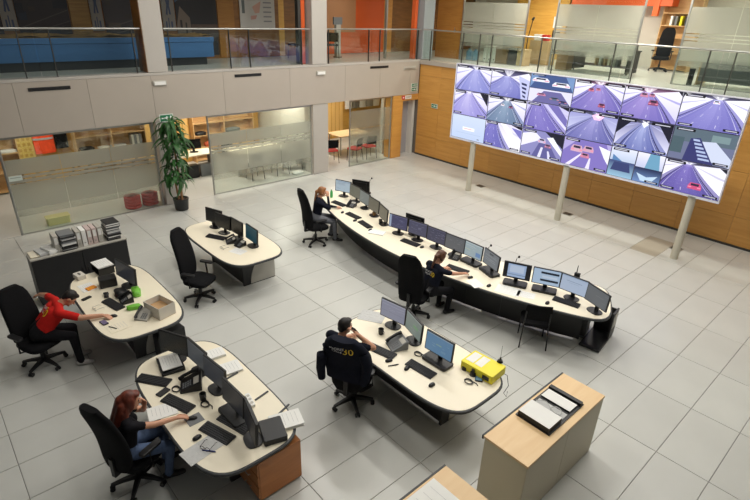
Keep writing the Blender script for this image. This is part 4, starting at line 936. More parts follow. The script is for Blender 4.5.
MONS = [
 (-7.39, 0.42, 18, 'monitor with pale blue screen at the left end of the curved desk', ui((196,214,226), DOC, 4, 1, (150,176,196)), 0),
 (-6.90, 0.40, -7, 'second monitor from the left on the curved desk, beige grey screen', ui((120,118,104), (), 8, 2, (140,138,124)), 0),
 (-6.40, 0.28, -12, 'third monitor from the left on the curved desk, grey green screen', ui((136,142,138), (), 8, 3, (160,166,160)), 0),
 (-5.90, 0.13, -12, 'fourth monitor from the left on the curved desk, dull beige screen', ui((116,112,96), (), 8, 4, (134,130,114)), 0),
 (-5.38, -0.05, -21, 'fifth monitor from the left, turned away where the row bends', ui((112,108,92), (), 8, 5, (130,126,110)), 0),
 (-4.79, -0.16, 12, 'violet map monitor with a pale strip on its left side', ui((84,84,116), [(0,0,0.12,1,(176,190,216)), (0.12,0,1,0.08,(110,110,140))], 14, 6, (130,130,160)), 0),
 (-4.29, -0.08, 9, 'violet map monitor right of the one with the pale strip', ui((88,88,112), [(0,0,1,0.07,(116,114,138))], 16, 7, (136,134,158)), 0),
 (-3.80, -0.05, 4, 'dark violet monitor left of the seated woman in navy', ui((80,80,102), [(0,0,1,0.07,(104,102,124))], 16, 8, (140,138,160)), 0),
 (-3.32, -0.04, 3, 'grey monitor just behind the head of the woman in navy', ui((108,110,114), (), 12, 9, (134,136,140)), 0),
 (-2.90, -0.02, -2, 'monitor with a pale document right of the woman in navy', ui((176,194,200), [(0.0,0,1,0.08,(206,220,222)), (0.7,0.55,0.95,0.85,(120,156,206)), (0.1,0.2,0.6,0.24,(206,216,216)), (0.1,0.5,0.4,0.54,(206,214,180))], 5, 10, (204,214,216)), 1),
 (-2.43, -0.07, -19, 'grey document monitor angled left of two bright ones', ui((128,134,140), [(0.35,0.1,0.62,0.2,(70,74,80)), (0.1,0.3,0.9,0.33,(160,166,170)), (0.1,0.5,0.8,0.53,(160,166,170)), (0.1,0.62,0.85,0.65,(160,166,170))], 4, 11, (160,166,172)), 1),
 (-1.86, -0.08, 25, 'bright monitor with black side bars on the curved desk', ui((24,26,32), [(0.14,0.06,0.84,0.94,(176,200,236)), (0.22,0.14,0.76,0.62,(206,222,246)), (0.14,0.74,0.84,0.80,(140,160,190))], 0), 1),
 (-1.40, 0.13, 25, 'bright monitor with two dark stripes on the curved desk', ui((190,214,240), [(0.28,0.16,0.95,0.30,(34,42,54)), (0.28,0.66,0.95,0.80,(34,42,54)), (0.34,0.42,0.9,0.56,(216,230,248))], 0), 1),
 (-0.95, 0.24, 4, 'bright white monitor next to last at the right end of the curved desk', ui((196,212,236), [(0.0,0,1,0.06,(170,190,216)), (0.2,0.3,0.8,0.34,(160,176,200)), (0.3,0.42,0.7,0.44,(170,186,206))], 0), 0),
 (-0.50, 0.16, -20, 'grey monitor at the right end of the curved desk', ui((112,116,120), [(0.45,0.4,0.8,0.42,(136,140,144))], 3, 15, (128,132,136)), 0),
 (-2.27, -2.72, 8, 'lavender grey monitor beside the phoning man', ui((150,152,170), [(0,0,1,0.06,(176,178,190)), (0.05,0.2,0.95,0.23,(172,174,188)), (0.05,0.6,0.95,0.62,(130,132,150))], 6, 16, (172,172,186)), 0),
 (-1.80, -2.76, -18, 'grey green monitor in the middle of the desk with the yellow box', ui((130,142,136), [(0.5,0.4,0.8,0.55,(120,160,120)), (0,0,1,0.07,(160,168,164))], 6, 17, (156,166,158)), 0),
 (-1.24, -2.84, 2, 'blue screen monitor left of the yellow box', ui((104,142,176), [(0,0,1,0.05,(150,170,186)), (0.4,0.45,0.6,0.5,(150,180,150))], 8, 18, (140,170,190)), 1),
 (-7.46, -3.06, 18, 'switched off monitor leftmost on the empty desk', None, 0),
 (-7.06, -3.06, 12, 'switched off monitor second from left on the empty desk', None, 0),
 (-6.63, -2.98, 3, 'switched off monitor third from left on the empty desk', None, 0),
 (-6.12, -2.92, -2, 'monitor with dark teal screen on the empty desk', ui((18,66,78), [(0,0,1,0.1,(24,84,96))], 3, 22, (30,92,104)), 0),
 (-5.98, -5.36, 10, 'wide dark monitor on the desk of the man in red', ui((44,46,50), (), 0), 0),
 (-3.54, -5.55, 26, 'black monitor leftmost on the desk of the red haired woman', None, 0),
 (-3.10, -5.43, 4, 'dark grey monitor second from left before the red haired woman', ui((64,68,72), [(0,0,1,0.06,(84,88,92))], 4, 25, (80,84,88)), 0),
 (-2.63, -5.42, 6, 'dark grey monitor third from left before the red haired woman', ui((56,58,62), [(0,0,1,0.06,(76,78,82))], 4, 26, (70,74,78)), 0),
]
for x, y, a, lb, P, wide in MONS:
    monitor(x, y, a, lb, P, wide=bool(wide), w=0.64 if 'wide dark' in lb else 0.475)
monitor(-2.08, -5.46, 2, 'black monitor with pale top edge near the right end of the foreground desk', ui((34,36,40), [(0,0,1,0.04,(60,62,66))], 0), w=0.48, wide=True)
monitor(-1.62, -5.50, -14, 'black rightmost monitor on the foreground desk', ui((26,27,30), (), 0), w=0.46, h=0.30)
# rear monitors turned to the video wall
monitor(-7.06, 0.74, 205, 'black monitor seen from behind at the rear left of the curved desk', None, zb=0.90)
monitor(-4.55, 0.12, 188, 'black monitor seen from behind the violet map screens', None, zb=0.88)
monitor(-13.6, -0.75, 70, 'black monitor on the small desk behind the plant', None)
# ------------------------------------------------------------------ chairs
def back_rings(grow=0.0, z0=0.45, z1=1.40, wmul=1.0):
    rg = []
    for k in range(13):
        s = k/12; z = z0+(z1-z0)*s
        w = 0.238*(0.93+0.12*math.sin(math.pi*min(1, s*1.05))-0.10*s)*wmul
        if s > 0.85: w *= 1-0.40*((s-0.85)/0.15)**2
        if s < 0.12: w *= 1-0.25*((0.12-s)/0.12)**2
        y = -0.215-0.045*math.sin(s*2.0)*1.0-0.08*s+0.05*math.sin(math.pi*s*1.2)
        th = (0.052 if s < 0.9 else 0.04)+grow
        rg.append([Vector((x, y+yy+0.28*x*x, z)) for x, yy in superell(w+grow, th, 3.2, 24)])
    return rg
def make_chair(label):
    t = thing('office_chair', label, 'chair')
    MB().loft(back_rings()).build('backrest', M_bmatte, t, smooth=True)
    mb = MB(); rg = []
    for f, z in ((0.80, 0.385), (0.97, 0.40), (1.0, 0.43), (0.98, 0.46), (0.86, 0.478)):
        rg.append([Vector((x*f, 0.02+y*f, z+(0.012 if y < -0.1 else 0)-0.25*max(0, y-0.12)**2*2)) for x, y in superell(0.255, 0.25, 4, 28)])
    mb.loft(rg).build('seat', M_bmatte, t, smooth=True)
    MB().box((-0.03, -0.29, 0.36), (0.03, -0.24, 0.62)).box((-0.03, -0.29, 0.36), (0.03, 0.0, 0.385)).build('back_bracket', M_black, t, bevel=0.005)
    for sx in (-1, 1):
        a = MB().tube([(sx*0.16, 0.02, 0.385), (sx*0.29, 0.0, 0.40), (sx*0.295, -0.02, 0.66)], 0.017, 8).build('arm_support', M_black, t, smooth=True)
        MB().prism([(sx*0.295+x, y) for x, y in rrect(0.085, 0.27, 0.035)], 0.655, 0.69).build('arm_pad', M_black, t, bevel=0.008)
    MB().cyl((0,0,0.10),(0,0,0.24),0.034,n=14).cyl((0,0,0.24),(0,0,0.39),0.022,n=14).build('gas_column', M_black, t, smooth=True)
    for k in range(5):
        a = 2*math.pi*k/5+0.3; T = Matrix.Rotation(a, 4, 'Z')
        rg = [[T @ Vector((x, y, z)) for y, z in ((-w, zc-hh), (w, zc-hh), (w*0.8, zc+hh), (-w*0.8, zc+hh))] for x, w, zc, hh in ((0.0, 0.034, 0.115, 0.028), (0.17, 0.026, 0.105, 0.02), (0.30, 0.02, 0.085, 0.013))]
        l = MB().loft(rg).build('base_leg', M_black, t)
        c = T @ Vector((0.29, 0, 0)); d = T @ Vector((0, 1, 0)); mb = MB()
        for s in (-1, 1): mb.cyl((c.x+d.x*s*0.011, c.y+d.y*s*0.011, 0.03), (c.x+d.x*s*0.03, c.y+d.y*s*0.03, 0.03), 0.03, n=14)
        mb.cyl((c.x, c.y, 0.03), (c.x, c.y, 0.085), 0.01, n=8); mb.build('caster', M_black, l)
    return t
ch0 = make_chair('black office chair of the man in the red shirt')
CH = [('black office chair of the man in the red shirt', -5.68, -6.80, -66), ('empty black office chair at the desk nearest the plant', -6.02, -4.12, -58),
      ('black office chair of the red haired woman in the foreground', -2.57, -6.48, 22), ('black office chair under the draped navy jacket', -2.0, -3.72, 30),
      ('black office chair of the woman in navy at the middle of the curved desk', -3.06, -1.40, 22), ('black office chair at the left end of the curved desk', -6.80, -0.88, -8)]
for i, (lb, x, y, a) in enumerate(CH):
    if i == 0: ch0.location = (x, y, 0); ch0.rotation_euler = (0, 0, R(a)); ch0['group'] = 'operator chairs'
    else:
        c = dup_at(ch0, (x, y, 0), R(a), lb, 'operator chairs')
        if 'jacket' in lb:
            for k in kids(c):
                if k.name.startswith('backrest'): k.scale.z = 0.93
dup_at(ch0, (-5.05, 12.5, ZS), R(190), 'black office chair upstairs before the tall bookcase', 'operator chairs')
dup_at(ch0, (-0.7, 9.6, ZS), R(160), 'black office chair upstairs at the right edge behind glass', 'operator chairs')
for k in kids(ch0):
    if k.name.startswith('backrest'): k.scale.z = 0.90
# four legged chair at the right of the curved desk
visitor_chair((-1.21, -0.36, 0), R(37), 'black four legged chair at the right part of the curved desk', M_bmatte)

# ------------------------------------------------------------------ people
def remeshed(mb, voxel, it=4):
    me = mb.mesh('tmp'); o = bpy.data.objects.new('tmp', me); COL.objects.link(o)
    m1 = o.modifiers.new('r', 'REMESH'); m1.mode = 'VOXEL'; m1.voxel_size = voxel
    m2 = o.modifiers.new('s', 'SMOOTH'); m2.factor = 0.5; m2.iterations = it
    dg = bpy.context.evaluated_depsgraph_get(); dg.update()
    out = bpy.data.meshes.new_from_object(o.evaluated_get(dg))
    bpy.data.objects.remove(o); bpy.data.meshes.remove(me)
    return out
class Body:
    def __init__(s, k=1.0): s.mb = MB(); s.seg = []; s.k = k
    def cap(s, a, b, ra, rb, tg):
        if tg in ('shirt', 'pants') or ra > 0.03: ra *= s.k; rb *= s.k
        s.mb.cap(a, b, ra, rb); s.seg.append((Vector(a), Vector(b), ra, rb, tg))
    def ell(s, c, r, tg, M=None):
        s.mb.ell(c, r, 16, 10, M=M); q = min(r); s.seg.append((Vector(c), Vector(c)+Vector((0,0,1e-4)), q, q, tg))
    def finish(s, name, mats, parent, voxel=0.009):
        me = remeshed(s.mb, voxel); n = len(me.polygons)
        c = np.empty(n*3); me.polygons.foreach_get('center', c); c = c.reshape(-1, 3)
        best = np.full(n, 1e9); idx = np.zeros(n, int); tags = list(mats)
        for a, b, ra, rb, tg in s.seg:
            A = np.array(a); d = np.array(b)-A; t = np.clip(((c-A)@d)/max(d@d, 1e-9), 0, 1)
            dist = np.linalg.norm(c-A-t[:, None]*d, axis=1)-(ra+(rb-ra)*t)
            k = dist < best; best[k] = dist[k]; idx[k] = tags.index(tg)
        me.materials.clear()
        for tg in tags: me.materials.append(mats[tg])
        me.polygons.foreach_set('material_index', idx.astype('i4')); me.shade_smooth(); me.update(); me.name = name
        o = bpy.data.objects.new(name, me); COL.objects.link(o); o.parent = parent
        return o
def ik(S, Wt, l1, l2, pole):
    d = Wt-S; L_ = d.length
    if L_ > (l1+l2)*0.995: Wt = S+d*((l1+l2)*0.995/L_); d = Wt-S; L_ = d.length
    a = (l1*l1-l2*l2+L_*L_)/(2*L_); h = math.sqrt(max(l1*l1-a*a, 0)); u = d.normalized()
    p = pole-u*pole.dot(u); p.normalize()
    return S+u*a+p*h, Wt
def hand(B, Wt, fw, nrm, side, curl=0.35, tg='skin'):
    """palm along fw, nrm = back-of-hand normal, thumb to 'side' (vector)"""
    fw = fw.normalized(); sd = (side-fw*side.dot(fw)).normalized(); nrm = (nrm-fw*nrm.dot(fw)-sd*nrm.dot(sd)).normalized()
    for q in (-0.028, -0.009, 0.010, 0.028): B.cap(Wt, Wt+fw*0.085+sd*q, 0.019, 0.014, tg)
    for q, ln in ((0.032, 0.068), (0.011, 0.078), (-0.011, 0.072), (-0.032, 0.056)):
        k0 = Wt+fw*0.088+sd*q; k1 = k0+(fw*math.cos(curl)-nrm*math.sin(curl))*ln*0.5; k2 = k1+(fw*math.cos(curl*2.4)-nrm*math.sin(curl*2.4))*ln*0.5
        B.cap(k0, k1, 0.0098, 0.009, tg); B.cap(k1, k2, 0.009, 0.0078, tg)
    t0 = Wt+fw*0.025+sd*0.028; t1 = t0+(fw*0.6+sd*0.75-nrm*0.25).normalized()*0.045; t2 = t1+(fw*0.95+sd*0.1-nrm*0.3).normalized()*0.032
    B.cap(t0, t1, 0.013, 0.0105, tg); B.cap(t1, t2, 0.0105, 0.009, tg)
def person(label, head_xy, yaw, lean, rw, lw, mats, hair, roll=0.0, twist=0.0, hyaw=0.0, hpitch=15.0, female=False, rfw=None, lfw=None, rpole=None, lpole=None, rnrm=None, lnrm=None, feet=None, sleeve=0.8, scale=1.0, longsleeve=False):
    def _fr(d): return Matrix.Rotation(R(twist)*d/0.5, 3, 'Z') @ Matrix.Rotation(R(-lean), 3, 'X') @ Matrix.Rotation(R(roll), 3, 'Y')
    _sh = 0.44 if female else 0.46
    _h = _fr(_sh+0.045) @ Vector((0, 0, _sh+0.045)) + (_fr(0.55) @ Matrix.Rotation(R(hyaw), 3, 'Z') @ Matrix.Rotation(R(-hpitch), 3, 'X')) @ Vector((0, 0.03, 0.155))
    _o = Matrix.Rotation(R(yaw), 3, 'Z') @ Vector((_h.x, _h.y, 0))
    loc = (head_xy[0]-_o.x, head_xy[1]-_o.y)
    t = thing('person', label, 'person', (loc[0], loc[1], 0), R(yaw))
    inv = Matrix.Rotation(R(-yaw), 4, 'Z') @ Matrix.Translation((-loc[0], -loc[1], 0)); inr = Matrix.Rotation(R(-yaw), 3, 'Z')
    def wl_(p): return inv @ Vector(p)
    B = Body(scale); pel = Vector((0, 0, 0.575))
    def fr(d): return Matrix.Rotation(R(twist)*d/0.5, 3, 'Z') @ Matrix.Rotation(R(-lean), 3, 'X') @ Matrix.Rotation(R(roll), 3, 'Y')
    def tp(x, y, d): return pel+fr(d) @ Vector((x, y, d))
    sw = (0.158 if female else 0.182)*scale; sh = 0.44 if female else 0.46
    # trunk
    for s in (-1, 1):
        B.cap(pel+Vector((s*0.07, -0.01, 0)), tp(s*0.055, 0.0, 0.18), 0.115, 0.098 if female else 0.108, 'pants' )
        B.cap(tp(s*0.06, 0.0, 0.10), tp(s*0.085, 0.005, 0.36), 0.103 if female else 0.112, 0.105 if female else 0.118, 'shirt')
        B.cap(tp(s*0.085, 0.0, 0.36), tp(s*(sw-0.03), -0.005, sh-0.01), 0.105, 0.062, 'shirt')
        if female: B.ell(tp(s*0.07, 0.085, 0.32), (0.065, 0.06, 0.07), 'shirt')
        B.cap(tp(0, -0.01, sh+0.015), tp(s*sw, -0.005, sh), 0.06, 0.058, 'shirt')
    nk = tp(0, 0.0, sh+0.045); H = fr(0.55) @ Matrix.Rotation(R(hyaw), 3, 'Z') @ Matrix.Rotation(R(-(hpitch)), 3, 'X')
    B.cap(tp(0, -0.005, sh), nk+H @ Vector((0, 0.015, 0.06)), 0.056, 0.052, 'skin')
    hc = nk+H @ Vector((0, 0.03, 0.155))
    def hp(x, y, z): return hc+H @ Vector((x, y, z))
    H4 = H.to_4x4()
    B.ell(hc, (0.074, 0.093, 0.108), 'skin', H4); B.ell(hp(0, 0.03, -0.055), (0.055, 0.062, 0.062), 'skin', H4)
    B.cap(hp(0, 0.088, 0.005), hp(0, 0.112, -0.03), 0.010, 0.016, 'skin'); B.ell(hp(0, 0.078, -0.098), (0.022, 0.02, 0.016), 'skin', H4)
    for s in (-1, 1): B.ell(hp(s*0.077, -0.005, -0.01), (0.012, 0.024, 0.034), 'skin', H4)
    # legs
    feet = feet or [(0.13, 0.36), (-0.13, 0.40)]
    for s, ft in zip((1, -1), feet):
        hip = Vector((s*0.09, 0.0, 0.565)); an = Vector((ft[0], ft[1], 0.085)); kn, an = ik(hip, an, 0.43, 0.42, Vector((s*0.15, 1.0, 0.6)))
        B.cap(hip, kn, 0.092 if female else 0.094, 0.062, 'pants'); B.cap(kn, an, 0.060, 0.046, 'pants')
        fdir = Vector((s*0.15, 1, 0)).normalized()
        B.cap(an+Vector((0,0,-0.03))-fdir*0.035, an+fdir*0.08+Vector((0,0,-0.043)), 0.042, 0.038, 'shoe'); B.cap(an+fdir*0.08+Vector((0,0,-0.046)), an+fdir*0.155+Vector((0,0,-0.05)), 0.037, 0.032, 'shoe')
    # arms
    ends = []
    for s, w, fwv, pole, nr in ((1, rw, rfw, rpole, rnrm), (-1, lw, lfw, lpole, lnrm)):
        S = tp(s*(sw+0.015), -0.005, sh-0.015); Wt = wl_(w)
        pl = inr @ Vector(pole) if pole else Vector((s*0.7, -0.5, -0.6))
        el, Wt = ik(S, Wt, 0.275*scale, 0.255*scale, pl); mid = S+(el-S)*sleeve
        B.cap(S, mid, 0.056 if female else 0.062, 0.047 if female else 0.053, 'shirt'); B.cap(mid, el, 0.040 if female else 0.046, 0.037 if female else 0.042, 'shirt' if longsleeve else 'skin')
        B.cap(el, Wt, 0.037 if female else 0.042, 0.025 if female else 0.028, 'shirt' if longsleeve else 'skin')
        fwd = (inr @ Vector(fwv)) if fwv else (Wt-el); nn = (inr @ Vector(nr)) if nr else Vector((0, 0, 1))
        hand(B, Wt, fwd, nn, fwd.cross(nn)*(-s), 0.35)
        ends.append(Wt)
    body = B.finish('body', mats, t)
    # face details
    for s in (-1, 1):
        MB().ell(hp(s*0.03, 0.084, 0.012), (0.011, 0.007, 0.007), 10, 6, M=H4).build('eye', M_eye, t, smooth=True)
        MB().cap(hp(s*0.017, 0.092, 0.033), hp(s*0.046, 0.079, 0.033), 0.004, 0.003, 8).build('eyebrow', hair[0], t, smooth=True)
    MB().ell(hp(0, 0.093, -0.058), (0.023, 0.008, 0.008), 12, 6, M=H4).build('mouth', M_lips, t, smooth=True)
    hb = MB(); hb.ell(hp(0, -0.018, 0.030), (0.083, 0.094, 0.098), 18, 12, M=H4)
    if hair[1] == 'short':
        for s in (-1, 1): hb.ell(hp(s*0.062, -0.02, 0.02), (0.022, 0.06, 0.055), 12, 8, M=H4)
        hb.ell(hp(0, -0.06, -0.03), (0.062, 0.042, 0.05), 12, 8, M=H4); hb.ell(hp(0, 0.045, 0.088), (0.055, 0.045, 0.028), 12, 8, M=H4)
    elif hair[1] == 'long':
        for s in (-1, 1):
            hb.ell(hp(s*0.07, -0.01, -0.02), (0.03, 0.06, 0.10), 12, 8, M=H4)
            hb.cap(hp(s*0.07, -0.03, -0.06), hp(s*0.10, -0.04, -0.21), 0.040, 0.045)
            hb.cap(hp(s*0.05, -0.08, -0.03), hp(s*0.075, -0.10, -0.27), 0.05, 0.04)
        hb.cap(hp(0, -0.08, 0.0), hp(0, -0.115, -0.28), 0.07, 0.05); hb.ell(hp(0, 0.05, 0.09), (0.06, 0.04, 0.03), 12, 8, M=H4)
        for k in range(9):
            a = -1.9+k*0.47; hb.cap(hp(0.10*math.sin(a), -0.05-0.07*math.cos(a), -0.1), hp(0.13*math.sin(a), -0.05-0.09*math.cos(a), -0.28-0.03*(k % 3)), 0.02, 0.012)
    else:                          # tied back
        for s in (-1, 1): hb.ell(hp(s*0.065, -0.02, -0.005), (0.024, 0.06, 0.07), 12, 8, M=H4)
        hb.cap(hp(0, -0.09, 0.0), hp(0, -0.13, -0.02), 0.045, 0.035); hb.cap(hp(0, -0.12, -0.02), hp(0.01, -0.125, -0.24), 0.034, 0.016); hb.ell(hp(0, 0.05, 0.088), (0.058, 0.04, 0.028), 12, 8, M=H4)
    hm = remeshed(hb, 0.010, 3); hm.materials.clear(); hm.materials.append(hair[0]); hm.shade_smooth()
    ho = bpy.data.objects.new('hair', hm); COL.objects.link(ho); ho.parent = t
    t['wr'] = 0; del t['wr']
    t['hp'] = 0; del t['hp']
    return t, body, (tp, fr, sh)
def back_print(t, body, frm, big=0.13):
    tp, fr, sh = frm
    bvh = BVHTree.FromPolygons([v.co[:] for v in body.data.vertices], [p.vertices[:] for p in body.data.polygons])
    F = fr(0.33); rot = Matrix((F @ Vector((1,0,0)), F @ Vector((0,0,1)), F @ Vector((0,-1,0)))).transposed()
    text_part('30', big, M_ytext, t, tp(0.055, -0.3, sh-0.13), rot, 'shirt_print', project=bvh)
    text_part('MADRID\nCALLE', big*0.36, M_wtext, t, tp(-0.065, -0.3, sh-0.13), rot, 'shirt_print', project=bvh)
def outfit(shirt, pants, shoe): return {'skin': M_skin, 'shirt': shirt, 'pants': pants, 'shoe': shoe}
# man in red, leaning over his desk
p = person('man in a red shirt leaning over the left desk, hand on mouse', (-5.649, -6.276), -10, 42, (-5.21, -5.98, 0.79), (-6.45, -6.55, 0.80), outfit(M_redshirt, M_bpants, M_shoe), (M_hair_b, 'short'), hyaw=-10, hpitch=16, rfw=(0.75, 0.65, -0.1), lfw=(-0.7, -0.5, -0.3), lpole=(-0.75, 0.2, 0.7), feet=[(0.30, 0.44), (0.06, 0.42)], scale=1.10, twist=6)
back_print(*p, big=0.17)
# red haired woman
p = person('woman with long red hair and dark shirt at the foreground desk', (-2.549, -6.416), -6, 6, (-2.40, -5.95, 0.79), (-2.56, -6.28, 1.02), outfit(M_bshirt, M_jeans, M_bshoe), (M_hair_r, 'long'), hyaw=-6, hpitch=12, female=True, rfw=(0.25, 0.95, -0.1), lfw=(0.1, 0.1, 1.0), lnrm=(-0.3, 0.9, 0), lpole=(-0.5, 0.6, -0.8), sleeve=0.55)
# phoning man
p = person('dark haired man in navy phoning at the desk with the yellow box', (-2.171, -3.727), 8, 5, (-1.990, -3.648, 1.140), (-2.42, -3.40, 0.79), outfit(M_navy, M_bpants, M_bshoe), (M_hair_b, 'short'), hyaw=-12, hpitch=6, rfw=(-0.55, -0.35, 0.75), rnrm=(0.7, 0.5, 0.2), rpole=(0.9, 0.45, -0.9), lfw=(-0.1, 1, -0.1), sleeve=0.75, scale=1.05)
# woman in navy in the middle of the curved desk
p = person('woman in navy shirt reaching across the middle of the curved desk', (-2.882, -0.967), -6, 14, (-2.62, -0.54, 0.79), (-3.02, -0.66, 0.79), outfit(M_navy, M_bpants, M_bshoe), (M_hair_br, 'tied'), hyaw=4, hpitch=14, female=True, rfw=(0.35, 0.9, -0.1), lfw=(0.3, 0.9, -0.1), sleeve=0.7)
back_print(*p, big=0.12)
# person at the left end
p = person('person in navy top and grey jeans at the left end of the curved desk', (-6.925, -0.592), -36, 8, (-6.764, -0.534, 1.100), (-6.782, -0.283, 0.790), outfit(M_navy, M_gjeans, M_bshoe), (M_hair_l, 'tied'), hyaw=12, hpitch=6, female=True, rfw=(-0.35, 0.1, 0.9), rnrm=(0.7, -0.3, 0.3), rpole=(0.5, 0.5, -0.9), lfw=(0.3, 0.9, -0.1), feet=[(0.16, 0.44), (-0.14, 0.34)], sleeve=0.85, longsleeve=True, scale=1.06)
# handset at the ear
t = thing('telephone_handset', 'black telephone handset held to the ear of the man in navy', 'telephone', (-2.035, -3.673, 1.200), R(10)); MB().tube([(0, -0.05, 0.06), (0.012, -0.01, 0.03), (0.012, 0.05, -0.05), (0, 0.08, -0.10)], [0.018, 0.012, 0.012, 0.018], 8).build('handle', M_black, t, smooth=True)
# jacket over the chair
t = thing('draped_jacket', 'navy jacket with a yellow 30 hung over the chair of the phoning man', 'jacket', (-2.0, -3.72, 0), R(30))
rg = []
for k in range(11):
    s = k/10; base = back_rings(0.03, 0.54, 1.335, 1.0+0.30*math.sin(math.pi*min(1, 0.25+0.6*s)))[int(round(1+s*11))]
    rg.append([Vector((v.x*(1+0.03*math.sin(9*v.x+k)), v.y-0.012*math.sin(14*v.x+2*k), v.z)) for v in base])
jm = MB().loft(rg).build('jacket_body', M_navy, t, smooth=True)
MB().tube([(-0.25,-0.31,1.13), (-0.315,-0.33,1.0), (-0.335,-0.33,0.78), (-0.33,-0.31,0.60)], [0.07,0.072,0.062,0.052], 12).build('sleeve', M_navy, t, smooth=True)
MB().tube([(0.25,-0.31,1.13), (0.305,-0.32,1.0), (0.30,-0.33,0.82), (0.26,-0.32,0.66)], [0.07,0.07,0.06,0.05], 12).build('sleeve', M_navy, t, smooth=True)
MB().tube([(-0.12,-0.30,1.27), (-0.06,-0.345,1.255), (0.06,-0.345,1.255), (0.12,-0.30,1.27)], 0.028, 8).build('collar', M_navy, t, smooth=True)
bvh = BVHTree.FromPolygons([v.co[:] for v in jm.data.vertices], [q.vertices[:] for q in jm.data.polygons])
rt = Matrix(((1,0,0),(0,0,-1),(0,1,0)))
text_part('30', 0.15, M_ytext, t, (0.07, -0.6, 1.17), rt, 'jacket_print', project=bvh)
text_part('MADRID\nCALLE', 0.052, M_wtext, t, (-0.085, -0.6, 1.17), rt, 'jacket_print', project=bvh)

# ------------------------------------------------------------------ things on the desks
def put(a, b):                  # centre, angle and length between two points
    a = Vector(a); b = Vector(b); c = (a+b)/2; return c.x, c.y, math.atan2((b-a).y, (b-a).x), (b-a).length
kb_proto = []
def keyboard(x, y, rz, label, w=0.44):
    if not kb_proto:
        t = thing('keyboard', label, 'keyboard')
        MB().add([Vector(v) for v in ((-0.22,-0.075,0.001),(0.22,-0.075,0.001),(0.22,0.075,0.001),(-0.22,0.075,0.001),(-0.22,-0.075,0.014),(0.22,-0.075,0.014),(0.22,0.075,0.026),(-0.22,0.075,0.026))], [(3,2,1,0),(4,5,6,7),(0,1,5,4),(1,2,6,5),(2,3,7,6),(3,0,4,7)]).build('base', M_black, t, bevel=0.004)
        mb = MB()
        for j in range(5):
            for i in range(19):

                mb.cbox((-0.203+i*0.0225, -0.05+j*0.025, 0.0215+j*0.0020), (0.0185, 0.019, 0.008))
        mb.build('keys', M_key, t); kb_proto.append(t); t.location = (x, y, DZ); t.rotation_euler = (0, 0, rz)
        return t
    return dup_at(kb_proto[0], (x, y, DZ), rz, label)
ms_proto = []
def mouse(x, y, rz, label, z=DZ):
    if not ms_proto:
        t = thing('computer_mouse', label, 'mouse'); rg = []
        for f, z_ in ((0.96, 0.0), (1.0, 0.008), (0.9, 0.022), (0.6, 0.033), (0.2, 0.037)): rg.append([Vector((px_*f, py_*f-0.004*z_/0.037, z_)) for px_, py_ in superell(0.031, 0.055, 2.4, 18)])
        MB().loft(rg).build('body', M_black, t, smooth=True); MB().cyl((-0.004, 0.028, 0.031), (0.004, 0.028, 0.031), 0.008, n=10).build('wheel', M_mid, t); ms_proto.append(t); t.location = (x, y, z+0.001); t.rotation_euler = (0, 0, rz)
        return t
    return dup_at(ms_proto[0], (x, y, z+0.001), rz, label)
def phone(x, y, rz, label, m=M_black, big=1.0):
    t = thing('desk_phone', label, 'telephone', (x, y, DZ), rz); s = big
    MB().add([Vector(v)*s for v in ((-0.1,-0.1,0.001),(0.1,-0.1,0.001),(0.1,0.1,0.001),(-0.1,0.1,0.001),(-0.1,-0.1,0.02),(0.1,-0.1,0.02),(0.1,0.1,0.11),(-0.1,0.1,0.11))], [(3,2,1,0),(4,5,6,7),(0,1,5,4),(1,2,6,5),(2,3,7,6),(3,0,4,7)]).build('base', m, t, bevel=0.005)
    T = Matrix.Translation((0, 0, 0.065*s)) @ Matrix.Rotation(math.atan2(0.09, 0.2), 4, 'X')
    MB().tube([T @ Vector((-0.065*s, -0.1*s, 0.03*s)), T @ Vector((-0.065*s, -0.05*s, 0.045*s)), T @ Vector((-0.065*s, 0.05*s, 0.045*s)), T @ Vector((-0.065*s, 0.1*s, 0.03*s))], [0.024*s, 0.017*s, 0.017*s, 0.024*s], 10).build('handset', M_black, t, smooth=True)
    MB().box((-0.02*s, 0.03*s, 0.001), (0.085*s, 0.085*s, 0.006), M=T).build('display', M_lgrey, t)
    mb = MB()
    for i in range(3):
        for j in range(4): mb.cbox((0.0+i*0.03*s, -0.075*s+j*0.024*s, 0.004), (0.02*s, 0.014*s, 0.006), M=T)
    mb.build('keypad', M_mid, t); return t
def paper(x, y, rz, label, w=0.21, d=0.297, h=0.003, z=DZ, m=M_paper, lines_=6, name='paper_sheet', cat='paper'):
    t = thing(name, label, cat, (x, y, z), rz)
    mb = MB(); n = max(1, min(6, int(h/0.006)))
    for k in range(n):
        a = math.sin(k*2.1+x)*0.02*(n > 1); mb.cbox((0.004*math.sin(k*3), 0.004*math.cos(k*5), 0.001+h*(k+0.5)/n), (w, d, h/n*0.96), rz=a)
    mb.build('sheets', m, t)
    if lines_:
        lb = MB()
        for k in range(lines_): lb.cbox((-w*0.05*(k % 3), d*0.34-k*d*0.68/max(1, lines_-1), 0.0015+h), (w*(0.72-0.1*(k % 3)), 0.004, 0.0006))
        lb.build('print', M_paperg, t)
    return t
